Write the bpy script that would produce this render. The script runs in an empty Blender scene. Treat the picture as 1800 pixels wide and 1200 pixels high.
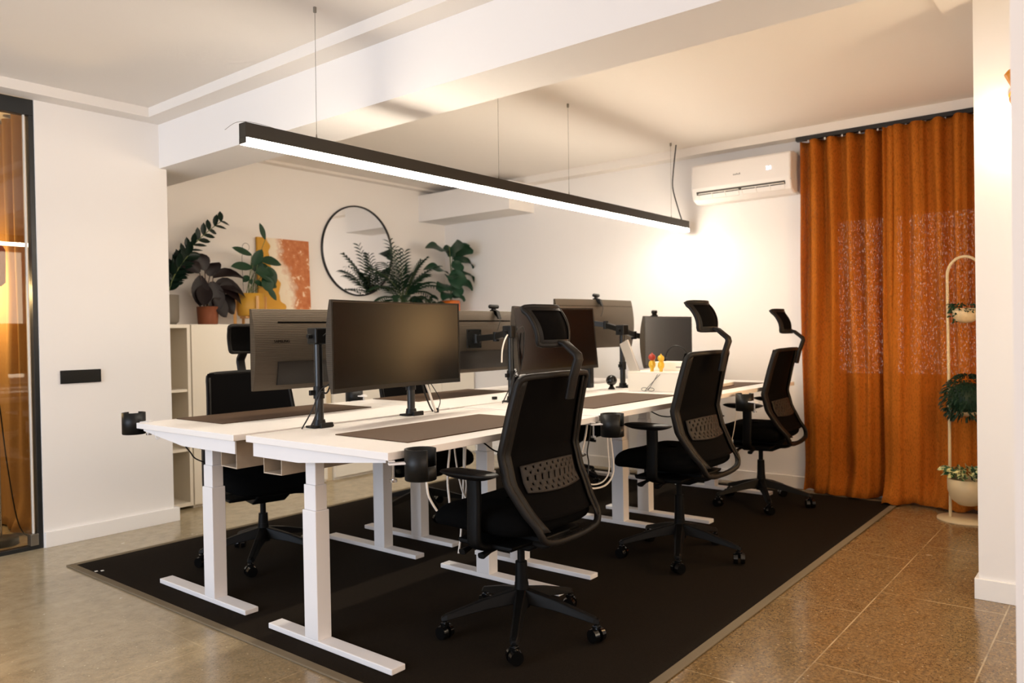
import bpy, bmesh, math, random
from mathutils import Vector, Matrix, Euler
random.seed(7)
PI = math.pi
C = bpy.context.scene.collection
sc = bpy.context.scene

# ------------------------------------------------------------------ camera
F_PX = 1362.3
yaw, pitch, roll = 0.68, -0.0112, 0.0176
CAMZ = 1.13
fw = Vector((math.cos(yaw)*math.cos(pitch), math.sin(yaw)*math.cos(pitch), math.sin(pitch)))
rt = fw.cross(Vector((0, 0, 1))).normalized()
dn = fw.cross(rt)
r2 = rt*math.cos(roll) + dn*math.sin(roll)
d2 = -rt*math.sin(roll) + dn*math.cos(roll)
cd = bpy.data.cameras.new('camera'); cam = bpy.data.objects.new('camera', cd); C.objects.link(cam)
cam.matrix_world = Matrix(((r2.x, -d2.x, -fw.x, 0), (r2.y, -d2.y, -fw.y, 0), (r2.z, -d2.z, -fw.z, CAMZ), (0, 0, 0, 1)))
cd.sensor_width = 36; cd.lens = F_PX/1800*36; cd.clip_start = .05
cd.dof.use_dof = True; cd.dof.focus_distance = 3.0; cd.dof.aperture_fstop = 2.8
sc.camera = cam

# ------------------------------------------------------------------ world, lights, exposure
w = bpy.data.worlds.new('world'); sc.world = w; w.use_nodes = True
w.node_tree.nodes['Background'].inputs[0].default_value = (.62, .72, 1, 1)
w.node_tree.nodes['Background'].inputs[1].default_value = .25
sc.view_settings.view_transform = 'Standard'; sc.view_settings.look = 'None'
sc.view_settings.exposure = 0.0; sc.view_settings.gamma = 1; sc.view_settings.use_curve_mapping = False

R0 = math.radians
def area(name, loc, rot, sx, sy, power, col):
    l = bpy.data.lights.new(name, 'AREA'); l.shape = 'RECTANGLE'; l.size = sx; l.size_y = sy
    l.energy = power; l.color = col
    o = bpy.data.objects.new(name, l); C.objects.link(o); o.location = loc; o.rotation_euler = rot
    return o
def point(name, loc, power, col, rad=.04):
    l = bpy.data.lights.new(name, 'POINT'); l.energy = power; l.color = col; l.shadow_soft_size = rad
    o = bpy.data.objects.new(name, l); C.objects.link(o); o.location = loc
    return o
# daylight through the big windows behind the camera
area('daylight', (-2.35, 2.9, 1.35), (0, -PI/2, 0), 1.7, 2.6, 102, (.64, .79, 1.0))
# warm fill light added out of view, behind and right of the camera
area('entry_fill', (.6, -1.75, 1.75), (R0(78), 0, 0), 3.2, 1.0, 40, (1.0, .79, .65))
# unseen warm fill added between the two right hand walls
area('passage_fill', (3.02, -1.1, 1.45), (R0(90), 0, 0), 1.1, 1.5, 23, (1.0, .82, .60))
LAMP_L = 64.0          # radiance of the linear pendant's diffuser

# ------------------------------------------------------------------ materials
def lin(c):
    return tuple((x/12.92 if x <= .04045 else ((x+.055)/1.055)**2.4) for x in c)
def hexc(h):
    h = h.lstrip('#'); return lin(tuple(int(h[i:i+2], 16)/255 for i in (0, 2, 4)))+(1,)
def mat(name, col, rough=.5, metal=0, bump=0, bscale=200, var=0, vscale=8, spec=.5, emit=None, estr=0, coat=0):
    m = bpy.data.materials.new(name); m.use_nodes = True
    nt = m.node_tree; b = nt.nodes['Principled BSDF']
    c = hexc(col) if isinstance(col, str) else tuple(col)+(1,)
    b.inputs['Base Color'].default_value = c
    b.inputs['Roughness'].default_value = rough; b.inputs['Metallic'].default_value = metal
    b.inputs['Specular IOR Level'].default_value = spec
    b.inputs['Coat Weight'].default_value = coat
    tc = nt.nodes.new('ShaderNodeTexCoord')
    if var:
        n = nt.nodes.new('ShaderNodeTexNoise'); n.inputs['Scale'].default_value = vscale; n.inputs['Detail'].default_value = 6
        nt.links.new(tc.outputs['Object'], n.inputs['Vector'])
        mx = nt.nodes.new('ShaderNodeMix'); mx.data_type = 'RGBA'
        mx.inputs[6].default_value = tuple(v*(1-var) for v in c[:3])+(1,)
        mx.inputs[7].default_value = tuple(min(1, v*(1+var)) for v in c[:3])+(1,)
        nt.links.new(n.outputs['Fac'], mx.inputs[0]); nt.links.new(mx.outputs[2], b.inputs['Base Color'])
    if bump:
        n2 = nt.nodes.new('ShaderNodeTexNoise'); n2.inputs['Scale'].default_value = bscale; n2.inputs['Detail'].default_value = 3
        nt.links.new(tc.outputs['Object'], n2.inputs['Vector'])
        bp = nt.nodes.new('ShaderNodeBump'); bp.inputs['Strength'].default_value = bump; bp.inputs['Distance'].default_value = .002
        nt.links.new(n2.outputs['Fac'], bp.inputs['Height']); nt.links.new(bp.outputs['Normal'], b.inputs['Normal'])
    if emit:
        b.inputs['Emission Color'].default_value = hexc(emit) if isinstance(emit, str) else tuple(emit)+(1,)
        b.inputs['Emission Strength'].default_value = estr
    return m
def weave(name, c1, c2, scale, rough=.9, dist=.001, sx=1, sy=1):
    m = mat(name, c1, rough, spec=.05); nt = m.node_tree; b = nt.nodes['Principled BSDF']
    tc = nt.nodes['Texture Coordinate']
    mp = nt.nodes.new('ShaderNodeMapping'); mp.inputs['Scale'].default_value = (scale*sx, scale*sy, scale)
    nt.links.new(tc.outputs['Object'], mp.inputs['Vector'])
    v = nt.nodes.new('ShaderNodeTexVoronoi'); v.inputs['Scale'].default_value = 1; v.distance = 'CHEBYCHEV'; v.inputs['Randomness'].default_value = .35
    nt.links.new(mp.outputs[0], v.inputs['Vector'])
    n = nt.nodes.new('ShaderNodeTexNoise'); n.inputs['Scale'].default_value = 3
    mx = nt.nodes.new('ShaderNodeMix'); mx.data_type = 'RGBA'
    mx.inputs[6].default_value = hexc(c1); mx.inputs[7].default_value = hexc(c2)
    nt.links.new(v.outputs['Distance'], mx.inputs[0]); nt.links.new(mx.outputs[2], b.inputs['Base Color'])
    bp = nt.nodes.new('ShaderNodeBump'); bp.inputs['Strength'].default_value = .5; bp.inputs['Distance'].default_value = dist
    bp.invert = True
    nt.links.new(v.outputs['Distance'], bp.inputs['Height']); nt.links.new(bp.outputs['Normal'], b.inputs['Normal'])
    return m

M = {}
M['wall'] = mat('white_plaster', '#F0EBE6', .75, bump=.06, bscale=60, var=.012, vscale=2)
M['ceiling'] = mat('ceiling_paint', '#EDE6DE', .85, bump=.04, bscale=50)
M['trim'] = mat('trim_white', '#F2EEE9', .5)
M['cab'] = mat('cabinet_cream', '#F7EFE0', .4, var=.01)
M['cab_in'] = mat('cabinet_inside', '#E6D4B4', .5)
M['desk'] = mat('white_laminate', '#F4EEE8', .38, var=.01, vscale=3)
M['deskmetal'] = mat('white_powder_steel', '#EEEAE8', .4)
M['tray'] = mat('grey_felt_tray', '#B9A893', .95, bump=.2, bscale=300, var=.12, vscale=40)
M['traycut'] = mat('tray_cut_edge', '#E2DCD4', .8)
M['pad'] = mat('brown_desk_pad', '#54402F', .75, bump=.1, bscale=400, spec=.3)
M['padedge'] = mat('pad_edge', '#2A1F1B', .8)
M['black'] = mat('black_plastic', '#131312', .42, bump=.08, bscale=500, spec=.28)
M['blackgloss'] = mat('black_gloss', '#0C0C0C', .15)
M['blackmetal'] = mat('black_powder_metal', '#131414', .32, metal=.0, spec=.5)
M['frame'] = mat('chair_frame_plastic', '#171411', .5, bump=.05, bscale=300, spec=.22)
M['arm'] = mat('chair_arm_plastic', '#080808', .5, spec=.16)
M['mesh'] = weave('black_mesh_fabric', '#060505', '#0E0C0B', 420, rough=.85, dist=.0006)
M['seat'] = weave('black_seat_fabric', '#050505', '#0C0C0C', 500, rough=.95, dist=.0006)
M['chrome'] = mat('chrome', '#C8C8C8', .15, metal=1)
M['steel'] = mat('steel', '#9A9894', .3, metal=1)
M['rug'] = weave('dark_woven_rug', '#100D0A', '#30281F', 260, rough=.95, dist=.0015)
M['rugedge'] = weave('rug_binding', '#6F6351', '#8A7B63', 500, rough=.9)
M['screen'] = mat('matte_screen', '#020202', .25, spec=.30)
M['portcover'] = mat('dark_port_cover', '#1E1A17', .3)
M['bezel'] = mat('monitor_bezel', '#171513', .4, spec=.3)
M['lampbody'] = mat('lamp_aluminium', '#2E2A24', .42, metal=.4)
M['diff'] = mat('lamp_diffuser', '#FFFFFF', .4, emit=(.97, .87, .72), estr=LAMP_L)
M['wire'] = mat('steel_wire', '#8C857A', .4, metal=.6)
M['cableW'] = mat('white_cable', '#EFE6DA', .5)
M['cableB'] = mat('black_cable', '#0F0E0E', .5)
M['wood'] = mat('light_wood', '#D9A566', .5, var=.15, vscale=20)
M['terracotta'] = mat('terracotta', '#7E4426', .7, var=.12, vscale=14)
M['orangeglaze'] = mat('orange_glaze', '#C8641E', .12, coat=.5)
M['greypot'] = mat('grey_pot', '#7C7468', .7)
M['yellowpot'] = mat('yellow_pot', '#C6942F', .5)
M['whitepot'] = mat('white_pot', '#EDE8E0', .35)
M['soil'] = mat('soil', '#2A1D14', 1, bump=.6, bscale=90)
M['stem'] = mat('green_stem', '#5C6A3A', .6)
M['darkstem'] = mat('dark_stem', '#3A2A22', .6)
M['zz'] = mat('zz_leaf', '#10241A', .35, var=.2, vscale=25, spec=.28)
M['leafdark'] = mat('burgundy_leaf', '#150A0C', .4, var=.3, vscale=18, spec=.28)
M['leafmid'] = mat('mid_green_leaf', '#1C3C26', .45, var=.25, vscale=22, spec=.28)
M['palm'] = mat('palm_leaf', '#14301C', .5, var=.25, vscale=22, spec=.28)
M['fig'] = mat('fig_leaf', '#20402C', .42, var=.2, vscale=14, spec=.28)
M['ivy'] = mat('ivy_leaf', '#163824', .5, var=.3, vscale=30, spec=.28)
M['bush'] = mat('bush_leaf', '#0F2A1A', .55, var=.35, vscale=40, spec=.28)
M['plantstand'] = mat('sand_metal', '#C9B48C', .5)
M['sconce'] = mat('mustard_metal', '#D98A12', .35)
M['bulb'] = mat('bulb_glow', '#FFFFFF', .3, emit=(1, .86, .66), estr=22)
M['acw'] = mat('air_conditioner_white', '#EDE7E1', .35)
M['acdark'] = mat('air_conditioner_dark', '#4A4740', .6)
M['led'] = mat('led_display', '#FFFFFF', .4, emit=(.75, .82, 1), estr=3)
M['ink'] = mat('grey_print', '#8E8A86', .5)
M['logo'] = mat('dark_print', '#060504', .9, spec=.02)
M['glassframe'] = mat('black_aluminium', '#17191A', .4)
M['paper'] = mat('white_paper', '#F3EDE2', .8)
M['maroon'] = mat('maroon_cover', '#5A2A2E', .6)
M['boxwhite'] = mat('white_card_box', '#F0E8DA', .6)
M['silver'] = mat('silver_plastic', '#CFC6BA', .3, metal=.3)
M['red'] = mat('red_plastic', '#A8341E', .4)
M['yellow'] = mat('yellow_plastic', '#E0B530', .4)
M['floorlampshade'] = mat('copper_shade', '#9A4A2A', .4)
M['warmbulb'] = mat('warm_bulb', '#FFFFFF', .4, emit=(1, .55, .2), estr=40)

def ribbed():
    m = mat('ribbed_monitor_back', '#50473C', .40, metal=.6); nt = m.node_tree; b = nt.nodes['Principled BSDF']
    tc = nt.nodes['Texture Coordinate']
    wv = nt.nodes.new('ShaderNodeTexWave'); wv.bands_direction = 'Z'; wv.inputs['Scale'].default_value = 40
    nt.links.new(tc.outputs['Object'], wv.inputs['Vector'])
    bp = nt.nodes.new('ShaderNodeBump'); bp.inputs['Strength'].default_value = .35; bp.inputs['Distance'].default_value = .0015
    nt.links.new(wv.outputs['Fac'], bp.inputs['Height']); nt.links.new(bp.outputs['Normal'], b.inputs['Normal'])
    return m
M['monback'] = ribbed()
M['monbackplain'] = mat('plain_monitor_back', '#5A5044', .40, metal=.6)

def floor_mat():
    m = mat('polished_concrete_tiles', '#8B7355', .22, spec=.5); nt = m.node_tree; b = nt.nodes['Principled BSDF']
    L = nt.links.new; tc = nt.nodes['Texture Coordinate']
    def noise(s, d=6, r=.6):
        n = nt.nodes.new('ShaderNodeTexNoise'); n.inputs['Scale'].default_value = s; n.inputs['Detail'].default_value = d
        n.inputs['Roughness'].default_value = r; L(tc.outputs['Object'], n.inputs['Vector']); return n
    def ramp(src, stops):
        r = nt.nodes.new('ShaderNodeValToRGB'); e = r.color_ramp.elements
        while len(e) < len(stops): e.new(.5)
        for i, (p, c) in enumerate(stops): e[i].position = p; e[i].color = c if isinstance(c, tuple) else hexc(c)
        L(src, r.inputs[0]); return r
    def mixc(f, a, bb, mode='MIX', fac=None):
        x = nt.nodes.new('ShaderNodeMix'); x.data_type = 'RGBA'; x.blend_type = mode
        if fac is None: L(f, x.inputs[0])
        else: x.inputs[0].default_value = fac
        for i, v in ((6, a), (7, bb)):
            if isinstance(v, str): x.inputs[i].default_value = hexc(v)
            else: L(v, x.inputs[i])
        return x.outputs[2]
    big = ramp(noise(1.3, 4).outputs['Fac'], [(.3, '#8C7C60'), (.55, '#A0906F'), (.75, '#B4A486')])
    med = ramp(noise(14, 8, .7).outputs['Fac'], [(.36, '#5E4C34'), (.5, '#988566'), (.7, '#BEAE90')])
    col = mixc(None, big.outputs[0], med.outputs[0], fac=.55)
    # aggregate pits
    v = nt.nodes.new('ShaderNodeTexVoronoi'); v.inputs['Scale'].default_value = 105; L(tc.outputs['Object'], v.inputs['Vector'])
    pit = ramp(v.outputs['Distance'], [(.16, (1, 1, 1, 1)), (.34, (0, 0, 0, 1))])
    n1 = ramp(noise(3.2, 5).outputs['Fac'], [(.38, (0, 0, 0, 1)), (.55, (1, 1, 1, 1))])
    mm = nt.nodes.new('ShaderNodeMath'); mm.operation = 'MULTIPLY'; L(pit.outputs[0], mm.inputs[0]); L(n1.outputs[0], mm.inputs[1])
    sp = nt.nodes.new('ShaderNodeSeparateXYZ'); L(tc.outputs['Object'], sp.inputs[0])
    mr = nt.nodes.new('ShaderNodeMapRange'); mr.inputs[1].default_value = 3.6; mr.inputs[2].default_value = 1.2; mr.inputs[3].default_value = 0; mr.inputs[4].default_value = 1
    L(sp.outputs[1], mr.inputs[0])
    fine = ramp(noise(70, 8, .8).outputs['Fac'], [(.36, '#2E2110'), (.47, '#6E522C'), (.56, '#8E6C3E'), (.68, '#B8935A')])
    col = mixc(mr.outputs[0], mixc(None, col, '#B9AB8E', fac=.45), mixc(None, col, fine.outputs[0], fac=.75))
    ma = nt.nodes.new('ShaderNodeMath'); ma.operation = 'MULTIPLY'; L(mm.outputs[0], ma.inputs[0]); L(mr.outputs[0], ma.inputs[1]); mm = ma
    m3 = nt.nodes.new('ShaderNodeMath'); m3.operation = 'MULTIPLY'; L(mm.outputs[0], m3.inputs[0]); m3.inputs[1].default_value = .8
    col = mixc(m3.outputs[0], col, '#2C1E10')
    # pale flecks
    v2 = nt.nodes.new('ShaderNodeTexVoronoi'); v2.inputs['Scale'].default_value = 28; L(tc.outputs['Object'], v2.inputs['Vector'])
    fl = ramp(v2.outputs['Distance'], [(.05, (1, 1, 1, 1)), (.1, (0, 0, 0, 1))])
    col = mixc(fl.outputs[0], col, '#C9B896')
    # joints
    mp = nt.nodes.new('ShaderNodeMapping'); mp.inputs['Location'].default_value = (-.03, .04, 0); L(tc.outputs['Object'], mp.inputs['Vector'])
    br = nt.nodes.new('ShaderNodeTexBrick'); br.inputs['Scale'].default_value = 1; br.inputs['Brick Width'].default_value = .875
    br.inputs['Row Height'].default_value = .45; br.inputs['Mortar Size'].default_value = .003; br.inputs['Mortar Smooth'].default_value = .3
    br.offset = .35; br.inputs['Color1'].default_value = (0, 0, 0, 1); br.inputs['Color2'].default_value = (0, 0, 0, 1); br.inputs['Mortar'].default_value = (1, 1, 1, 1)
    L(mp.outputs[0], br.inputs['Vector'])
    mj = nt.nodes.new('ShaderNodeMath'); mj.operation = 'MULTIPLY'; L(br.outputs['Fac'], mj.inputs[0])
    jn = ramp(noise(5, 4).outputs['Fac'], [(.35, (.15, .15, .15, 1)), (.65, (1, 1, 1, 1))]); L(jn.outputs[0], mj.inputs[1])
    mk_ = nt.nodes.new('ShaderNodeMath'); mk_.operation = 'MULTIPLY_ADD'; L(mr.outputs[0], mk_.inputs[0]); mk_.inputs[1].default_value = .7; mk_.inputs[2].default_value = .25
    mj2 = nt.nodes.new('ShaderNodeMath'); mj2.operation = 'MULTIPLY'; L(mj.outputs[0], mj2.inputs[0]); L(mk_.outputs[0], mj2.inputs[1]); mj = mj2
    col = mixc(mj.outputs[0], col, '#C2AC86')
    L(col, b.inputs['Base Color'])
    rr = ramp(noise(6, 6).outputs['Fac'], [(.3, (.10, .10, .10, 1)), (.7, (.28, .28, .28, 1))]); L(rr.outputs[0], b.inputs['Roughness'])
    bp = nt.nodes.new('ShaderNodeBump'); bp.inputs['Strength'].default_value = .12; bp.inputs['Distance'].default_value = .001
    L(med.outputs[0], bp.inputs['Height']); L(bp.outputs['Normal'], b.inputs['Normal'])
    return m
M['floor'] = floor_mat()

def curtain_mat(name, c1, c2, holes=.0):
    m = bpy.data.materials.new(name); m.use_nodes = True; nt = m.node_tree; nt.nodes.clear(); L = nt.links.new
    out = nt.nodes.new('ShaderNodeOutputMaterial'); tc = nt.nodes.new('ShaderNodeTexCoord')
    n = nt.nodes.new('ShaderNodeTexNoise'); n.inputs['Scale'].default_value = 1; n.inputs['Detail'].default_value = 5
    mp = nt.nodes.new('ShaderNodeMapping'); mp.inputs['Scale'].default_value = (170, 220, 55); L(tc.outputs['Object'], mp.inputs['Vector']); L(mp.outputs[0], n.inputs['Vector'])
    mx = nt.nodes.new('ShaderNodeMix'); mx.data_type = 'RGBA'; mx.inputs[6].default_value = hexc(c1); mx.inputs[7].default_value = hexc(c2); L(n.outputs['Fac'], mx.inputs[0])
    d = nt.nodes.new('ShaderNodeBsdfDiffuse'); t = nt.nodes.new('ShaderNodeBsdfTranslucent'); L(mx.outputs[2], d.inputs['Color']); L(mx.outputs[2], t.inputs['Color'])
    ms = nt.nodes.new('ShaderNodeMixShader'); ms.inputs[0].default_value = .14; L(d.outputs[0], ms.inputs[1]); L(t.outputs[0], ms.inputs[2])
    bp = nt.nodes.new('ShaderNodeBump'); bp.inputs['Strength'].default_value = .4; bp.inputs['Distance'].default_value = .002; L(n.outputs['Fac'], bp.inputs['Height']); L(bp.outputs['Normal'], d.inputs['Normal'])
    last = ms
    if holes:
        r = nt.nodes.new('ShaderNodeValToRGB'); r.color_ramp.elements[0].position = .50; r.color_ramp.elements[1].position = .60
        r.color_ramp.elements[1].color = (holes, holes, holes, 1); L(n.outputs['Fac'], r.inputs[0])
        tr = nt.nodes.new('ShaderNodeBsdfTransparent'); m2 = nt.nodes.new('ShaderNodeMixShader'); L(r.outputs[0], m2.inputs[0]); L(ms.outputs[0], m2.inputs[1]); L(tr.outputs[0], m2.inputs[2]); last = m2
    L(last.outputs[0], out.inputs['Surface'])
    return m
M['curtain'] = curtain_mat('rust_linen_curtain', '#AC5A1A', '#C87A2E', .38)
M['curtain2'] = curtain_mat('amber_linen_curtain', '#AE8350', '#C29A66')

def glass_mat(name, tint, strength=1.0):
    m = bpy.data.materials.new(name); m.use_nodes = True; nt = m.node_tree; nt.nodes.clear(); L = nt.links.new
    out = nt.nodes.new('ShaderNodeOutputMaterial'); tr = nt.nodes.new('ShaderNodeBsdfTransparent'); tr.inputs[0].default_value = tint+(1,)
    g = nt.nodes.new('ShaderNodeBsdfGlossy'); g.inputs['Roughness'].default_value = .0
    fr = nt.nodes.new('ShaderNodeFresnel'); fr.inputs[0].default_value = 1.6
    ms = nt.nodes.new('ShaderNodeMixShader'); L(fr.outputs[0], ms.inputs[0]); L(tr.outputs[0], ms.inputs[1]); L(g.outputs[0], ms.inputs[2]); L(ms.outputs[0], out.inputs['Surface'])
    return m
M['glass'] = glass_mat('partition_glass', (.93, .90, .84))
M['mirror'] = mat('mirror_silver', '#F2F2F2', .01, metal=1)
M['dusk'] = mat('window_dusk', '#8FA0B8', .3, emit=(1, .86, .74), estr=1.6)

# ------------------------------------------------------------------ mesh builder
class MB:
    def __init__(s): s.v = []; s.f = []; s.sm = []
    def add(s, v, f, smooth=False):
        k = len(s.v); s.v += [tuple(p) for p in v]; s.f += [tuple(i+k for i in q) for q in f]; s.sm += [smooth]*len(f); return s
    def box(s, x0, x1, y0, y1, z0, z1, T=None):
        v = [(x, y, z) for x in (x0, x1) for y in (y0, y1) for z in (z0, z1)]
        if T: v = [T @ Vector(p) for p in v]
        return s.add(v, [(0, 1, 3, 2), (4, 6, 7, 5), (0, 4, 5, 1), (2, 3, 7, 6), (0, 2, 6, 4), (1, 5, 7, 3)])
    def prism(s, pts, a, b, axis='z', T=None):
        n = len(pts)
        def P(p, h):
            return {'z': (p[0], p[1], h), 'x': (h, p[0], p[1]), 'y': (p[0], h, p[1])}[axis]
        v = [P(p, a) for p in pts]+[P(p, b) for p in pts]
        if T: v = [T @ Vector(q) for q in v]
        f = [(i, (i+1) % n, (i+1) % n+n, i+n) for i in range(n)]+[tuple(range(n))[::-1], tuple(range(n, 2*n))]
        return s.add(v, f)
    def cyl(s, p, q, r, r1=None, n=16, smooth=True, caps=True):
        p = Vector(p); q = Vector(q); r1 = r if r1 is None else r1; d = (q-p).normalized()
        a = d.orthogonal().normalized(); b = d.cross(a)
        v = [p+(a*math.cos(t)+b*math.sin(t))*r for t in [2*PI*i/n for i in range(n)]]+[q+(a*math.cos(t)+b*math.sin(t))*r1 for t in [2*PI*i/n for i in range(n)]]
        s.add(v, [(i, (i+1) % n, (i+1) % n+n, i+n) for i in range(n)], smooth)
        if caps: s.add(v, [tuple(range(n))[::-1], tuple(range(n, 2*n))])
        return s
    def tube(s, pts, r, n=8, closed=False, w=None, up=None, cap=True):
        # round tube (w None) or flat strip of width w x thickness 2r with fixed 'up' side
        P = [Vector(p) for p in pts]; N = len(P); rings = []; prev = None
        rr = r if isinstance(r, (list, tuple)) else [r]*N
        ww = w if isinstance(w, (list, tuple)) else [w]*N
        for i in range(N):
            if closed: t = (P[(i+1) % N]-P[i-1]).normalized()
            else: t = (P[min(i+1, N-1)]-P[max(i-1, 0)]).normalized()
            if up is not None: a = Vector(up); a = (a-t*a.dot(t)).normalized()
            elif prev is None: a = t.orthogonal().normalized()
            else: a = (prev-t*prev.dot(t)).normalized()
            prev = a; b = t.cross(a)
            if w is None: ring = [P[i]+(a*math.cos(2*PI*k/n)+b*math.sin(2*PI*k/n))*rr[i] for k in range(n)]
            else:
                ring = []
                for k in range(n):
                    th = 2*PI*k/n; c, d = math.cos(th), math.sin(th)
                    c = math.copysign(abs(c)**.5, c); d = math.copysign(abs(d)**.5, d)
                    ring.append(P[i]+a*c*ww[i]/2+b*d*rr[i])
            rings.append(ring)
        v = [p for r_ in rings for p in r_]; f = []
        for i in range(N if closed else N-1):
            j = (i+1) % N
            for k in range(n): f.append((i*n+k, i*n+(k+1) % n, j*n+(k+1) % n, j*n+k))
        s.add(v, f, True)
        if not closed and cap: s.add(rings[0]+rings[-1], [tuple(range(n))[::-1], tuple(range(n, 2*n))])
        return s
    def lathe(s, prof, c=(0, 0, 0), n=32, a0=0, a1=2*PI, caps=False):
        full = abs(a1-a0-2*PI) < 1e-6; m = n if full else n+1; c = Vector(c)
        v = [c+Vector((r*math.cos(a0+(a1-a0)*i/n), r*math.sin(a0+(a1-a0)*i/n), z)) for r, z in prof for i in range(m)]
        f = []
        for j in range(len(prof)-1):
            for i in range(n):
                k = (i+1) % m if full else i+1
                f.append((j*m+i, j*m+k, (j+1)*m+k, (j+1)*m+i))
        return s.add(v, f, True)
    def grid(s, fn, nu, nv, smooth=True, skip=None):
        v = [fn(i/nu, j/nv) for i in range(nu+1) for j in range(nv+1)]
        f = [(i*(nv+1)+j, (i+1)*(nv+1)+j, (i+1)*(nv+1)+j+1, i*(nv+1)+j+1) for i in range(nu) for j in range(nv) if not (skip and skip(i, j))]
        return s.add(v, f, smooth)
    def sphere(s, c, r, n=16, sc_=(1, 1, 1), z0=-1, z1=1):
        prof = []
        for i in range(n//2+1):
            t = math.asin(z0)+(math.asin(z1)-math.asin(z0))*i/(n//2); prof.append((max(1e-4, r*math.cos(t)), r*math.sin(t)))
        k = len(s.v); s.lathe(prof, (0, 0, 0), n)
        for i in range(k, len(s.v)): p = s.v[i]; s.v[i] = (p[0]*sc_[0]+c[0], p[1]*sc_[1]+c[1], p[2]*sc_[2]+c[2])
        return s
    def build(s, name, m, parent=None, bevel=0, solid=0, sub=0, seg=2, xf=None):
        me = bpy.data.meshes.new(name)
        v = s.v if xf is None else [tuple(xf @ Vector(p)) for p in s.v]
        me.from_pydata(v, [], s.f); me.validate()
        if len(me.polygons) == len(s.sm): me.polygons.foreach_set('use_smooth', s.sm)
        me.materials.append(m)
        bm = bmesh.new(); bm.from_mesh(me); bmesh.ops.recalc_face_normals(bm, faces=bm.faces); bm.to_mesh(me); bm.free()
        o = bpy.data.objects.new(name, me); C.objects.link(o)
        if parent: o.parent = parent
        if solid:
            md = o.modifiers.new('s', 'SOLIDIFY'); md.thickness = solid; md.offset = 0
        if bevel:
            md = o.modifiers.new('b', 'BEVEL'); md.width = bevel; md.segments = seg; md.limit_method = 'ANGLE'; md.angle_limit = math.radians(40)
            md.harden_normals = False
        if sub:
            md = o.modifiers.new('u', 'SUBSURF'); md.levels = sub; md.render_levels = sub
        return o
def thing(name, label, cat, loc=(0, 0, 0), rz=0, group=None):
    o = bpy.data.objects.new(name, None); C.objects.link(o); o.location = loc; o.rotation_euler = (0, 0, rz)
    o.empty_display_size = .1
    o['label'] = label; o['category'] = cat
    if group: o['group'] = group
    return o
def tag(o, label, cat, group=None, kind=None):
    o['label'] = label; o['category'] = cat
    if group: o['group'] = group
    if kind: o['kind'] = kind
    return o
def struct(o): o['kind'] = 'structure'; return o
def B(name, m, x0, x1, y0, y1, z0, z1, parent=None, bevel=0): return MB().box(x0, x1, y0, y1, z0, z1).build(name, m, parent, bevel)
def smooth_pts(pts, k=6, closed=False):
    P = [Vector(p) for p in pts]; out = []; N = len(P)
    for i in range(N if closed else N-1):
        if closed: a, b, c, d = P[i-1], P[i], P[(i+1) % N], P[(i+2) % N]
        else: a, b, c, d = P[max(i-1, 0)], P[i], P[i+1], P[min(i+2, N-1)]
        for j in range(k):
            t = j/k
            out.append(.5*((2*b)+(c-a)*t+(2*a-5*b+4*c-d)*t*t+(3*b-a-3*c+d)*t**3))
    if not closed: out.append(P[-1])
    return out
def text_obj(name, body, size, m, parent, mw, ext=.0005):
    cu = bpy.data.curves.new(name, 'FONT'); cu.body = body; cu.size = size; cu.extrude = ext; cu.align_x = 'CENTER'; cu.align_y = 'CENTER'
    t = bpy.data.objects.new(name+'_tmp', cu); C.objects.link(t)
    bpy.context.view_layer.update()
    me = bpy.data.meshes.new_from_object(t.evaluated_get(bpy.context.evaluated_depsgraph_get()))
    bpy.data.objects.remove(t)
    me.materials.clear(); me.materials.append(m)
    o = bpy.data.objects.new(name, me); C.objects.link(o); o.parent = parent; o.matrix_local = mw
    return o

# ------------------------------------------------------------------ room shell
XW, YM, YL, YR, CZ = 5.50, 5.27, 4.66, .52, 2.495
struct(B('floor', M['floor'], -2.6, 5.7, -2.2, 8.2, -.12, 0))
struct(B('ceiling', M['ceiling'], -2.6, 5.7, -2.2, 8.2, CZ, CZ+.12))
struct(B('wall_far', M['wall'], XW, XW+.15, YR-.2, YM, 0, CZ))                       # air conditioner and curtain wall
struct(B('wall_mirror', M['wall'], 1.95, XW+.15, YM, YM+.12, 0, CZ))
wl = MB().box(1.665, 2.40, YL, YL+.12, 0, CZ).box(1.665, 1.72, YL+.12, YL+.13, 0, CZ); struct(wl.build('wall_left', M['wall']))
struct(B('wall_alcove', M['wall'], 1.90, 2.02, YL+.12, YM, 0, CZ))
struct(B('wall_column', M['wall'], 3.68, XW, YR-.2, YR, 0, CZ))
struct(B('wall_right', M['wall'], 3.68, 3.88, -2.2, YR-.2, 0, CZ))
struct(B('wall_near', M['wall'], 2.20, 2.36, -2.2, .234, 0, CZ))
struct(B('wall_side', M['wall'], -2.6, 2.2, -2.2, -2.05, 0, CZ))
struct(B('wall_entry', M['wall'], -2.6, -2.45, -2.05, 8.2, 0, CZ))
struct(B('wall_lounge', M['wall'], -2.45, 2.6, 8.05, 8.2, 0, CZ))
struct(B('wall_lounge_right', M['wall'], 1.90, 2.02, YM, 8.05, 0, CZ))
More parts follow.
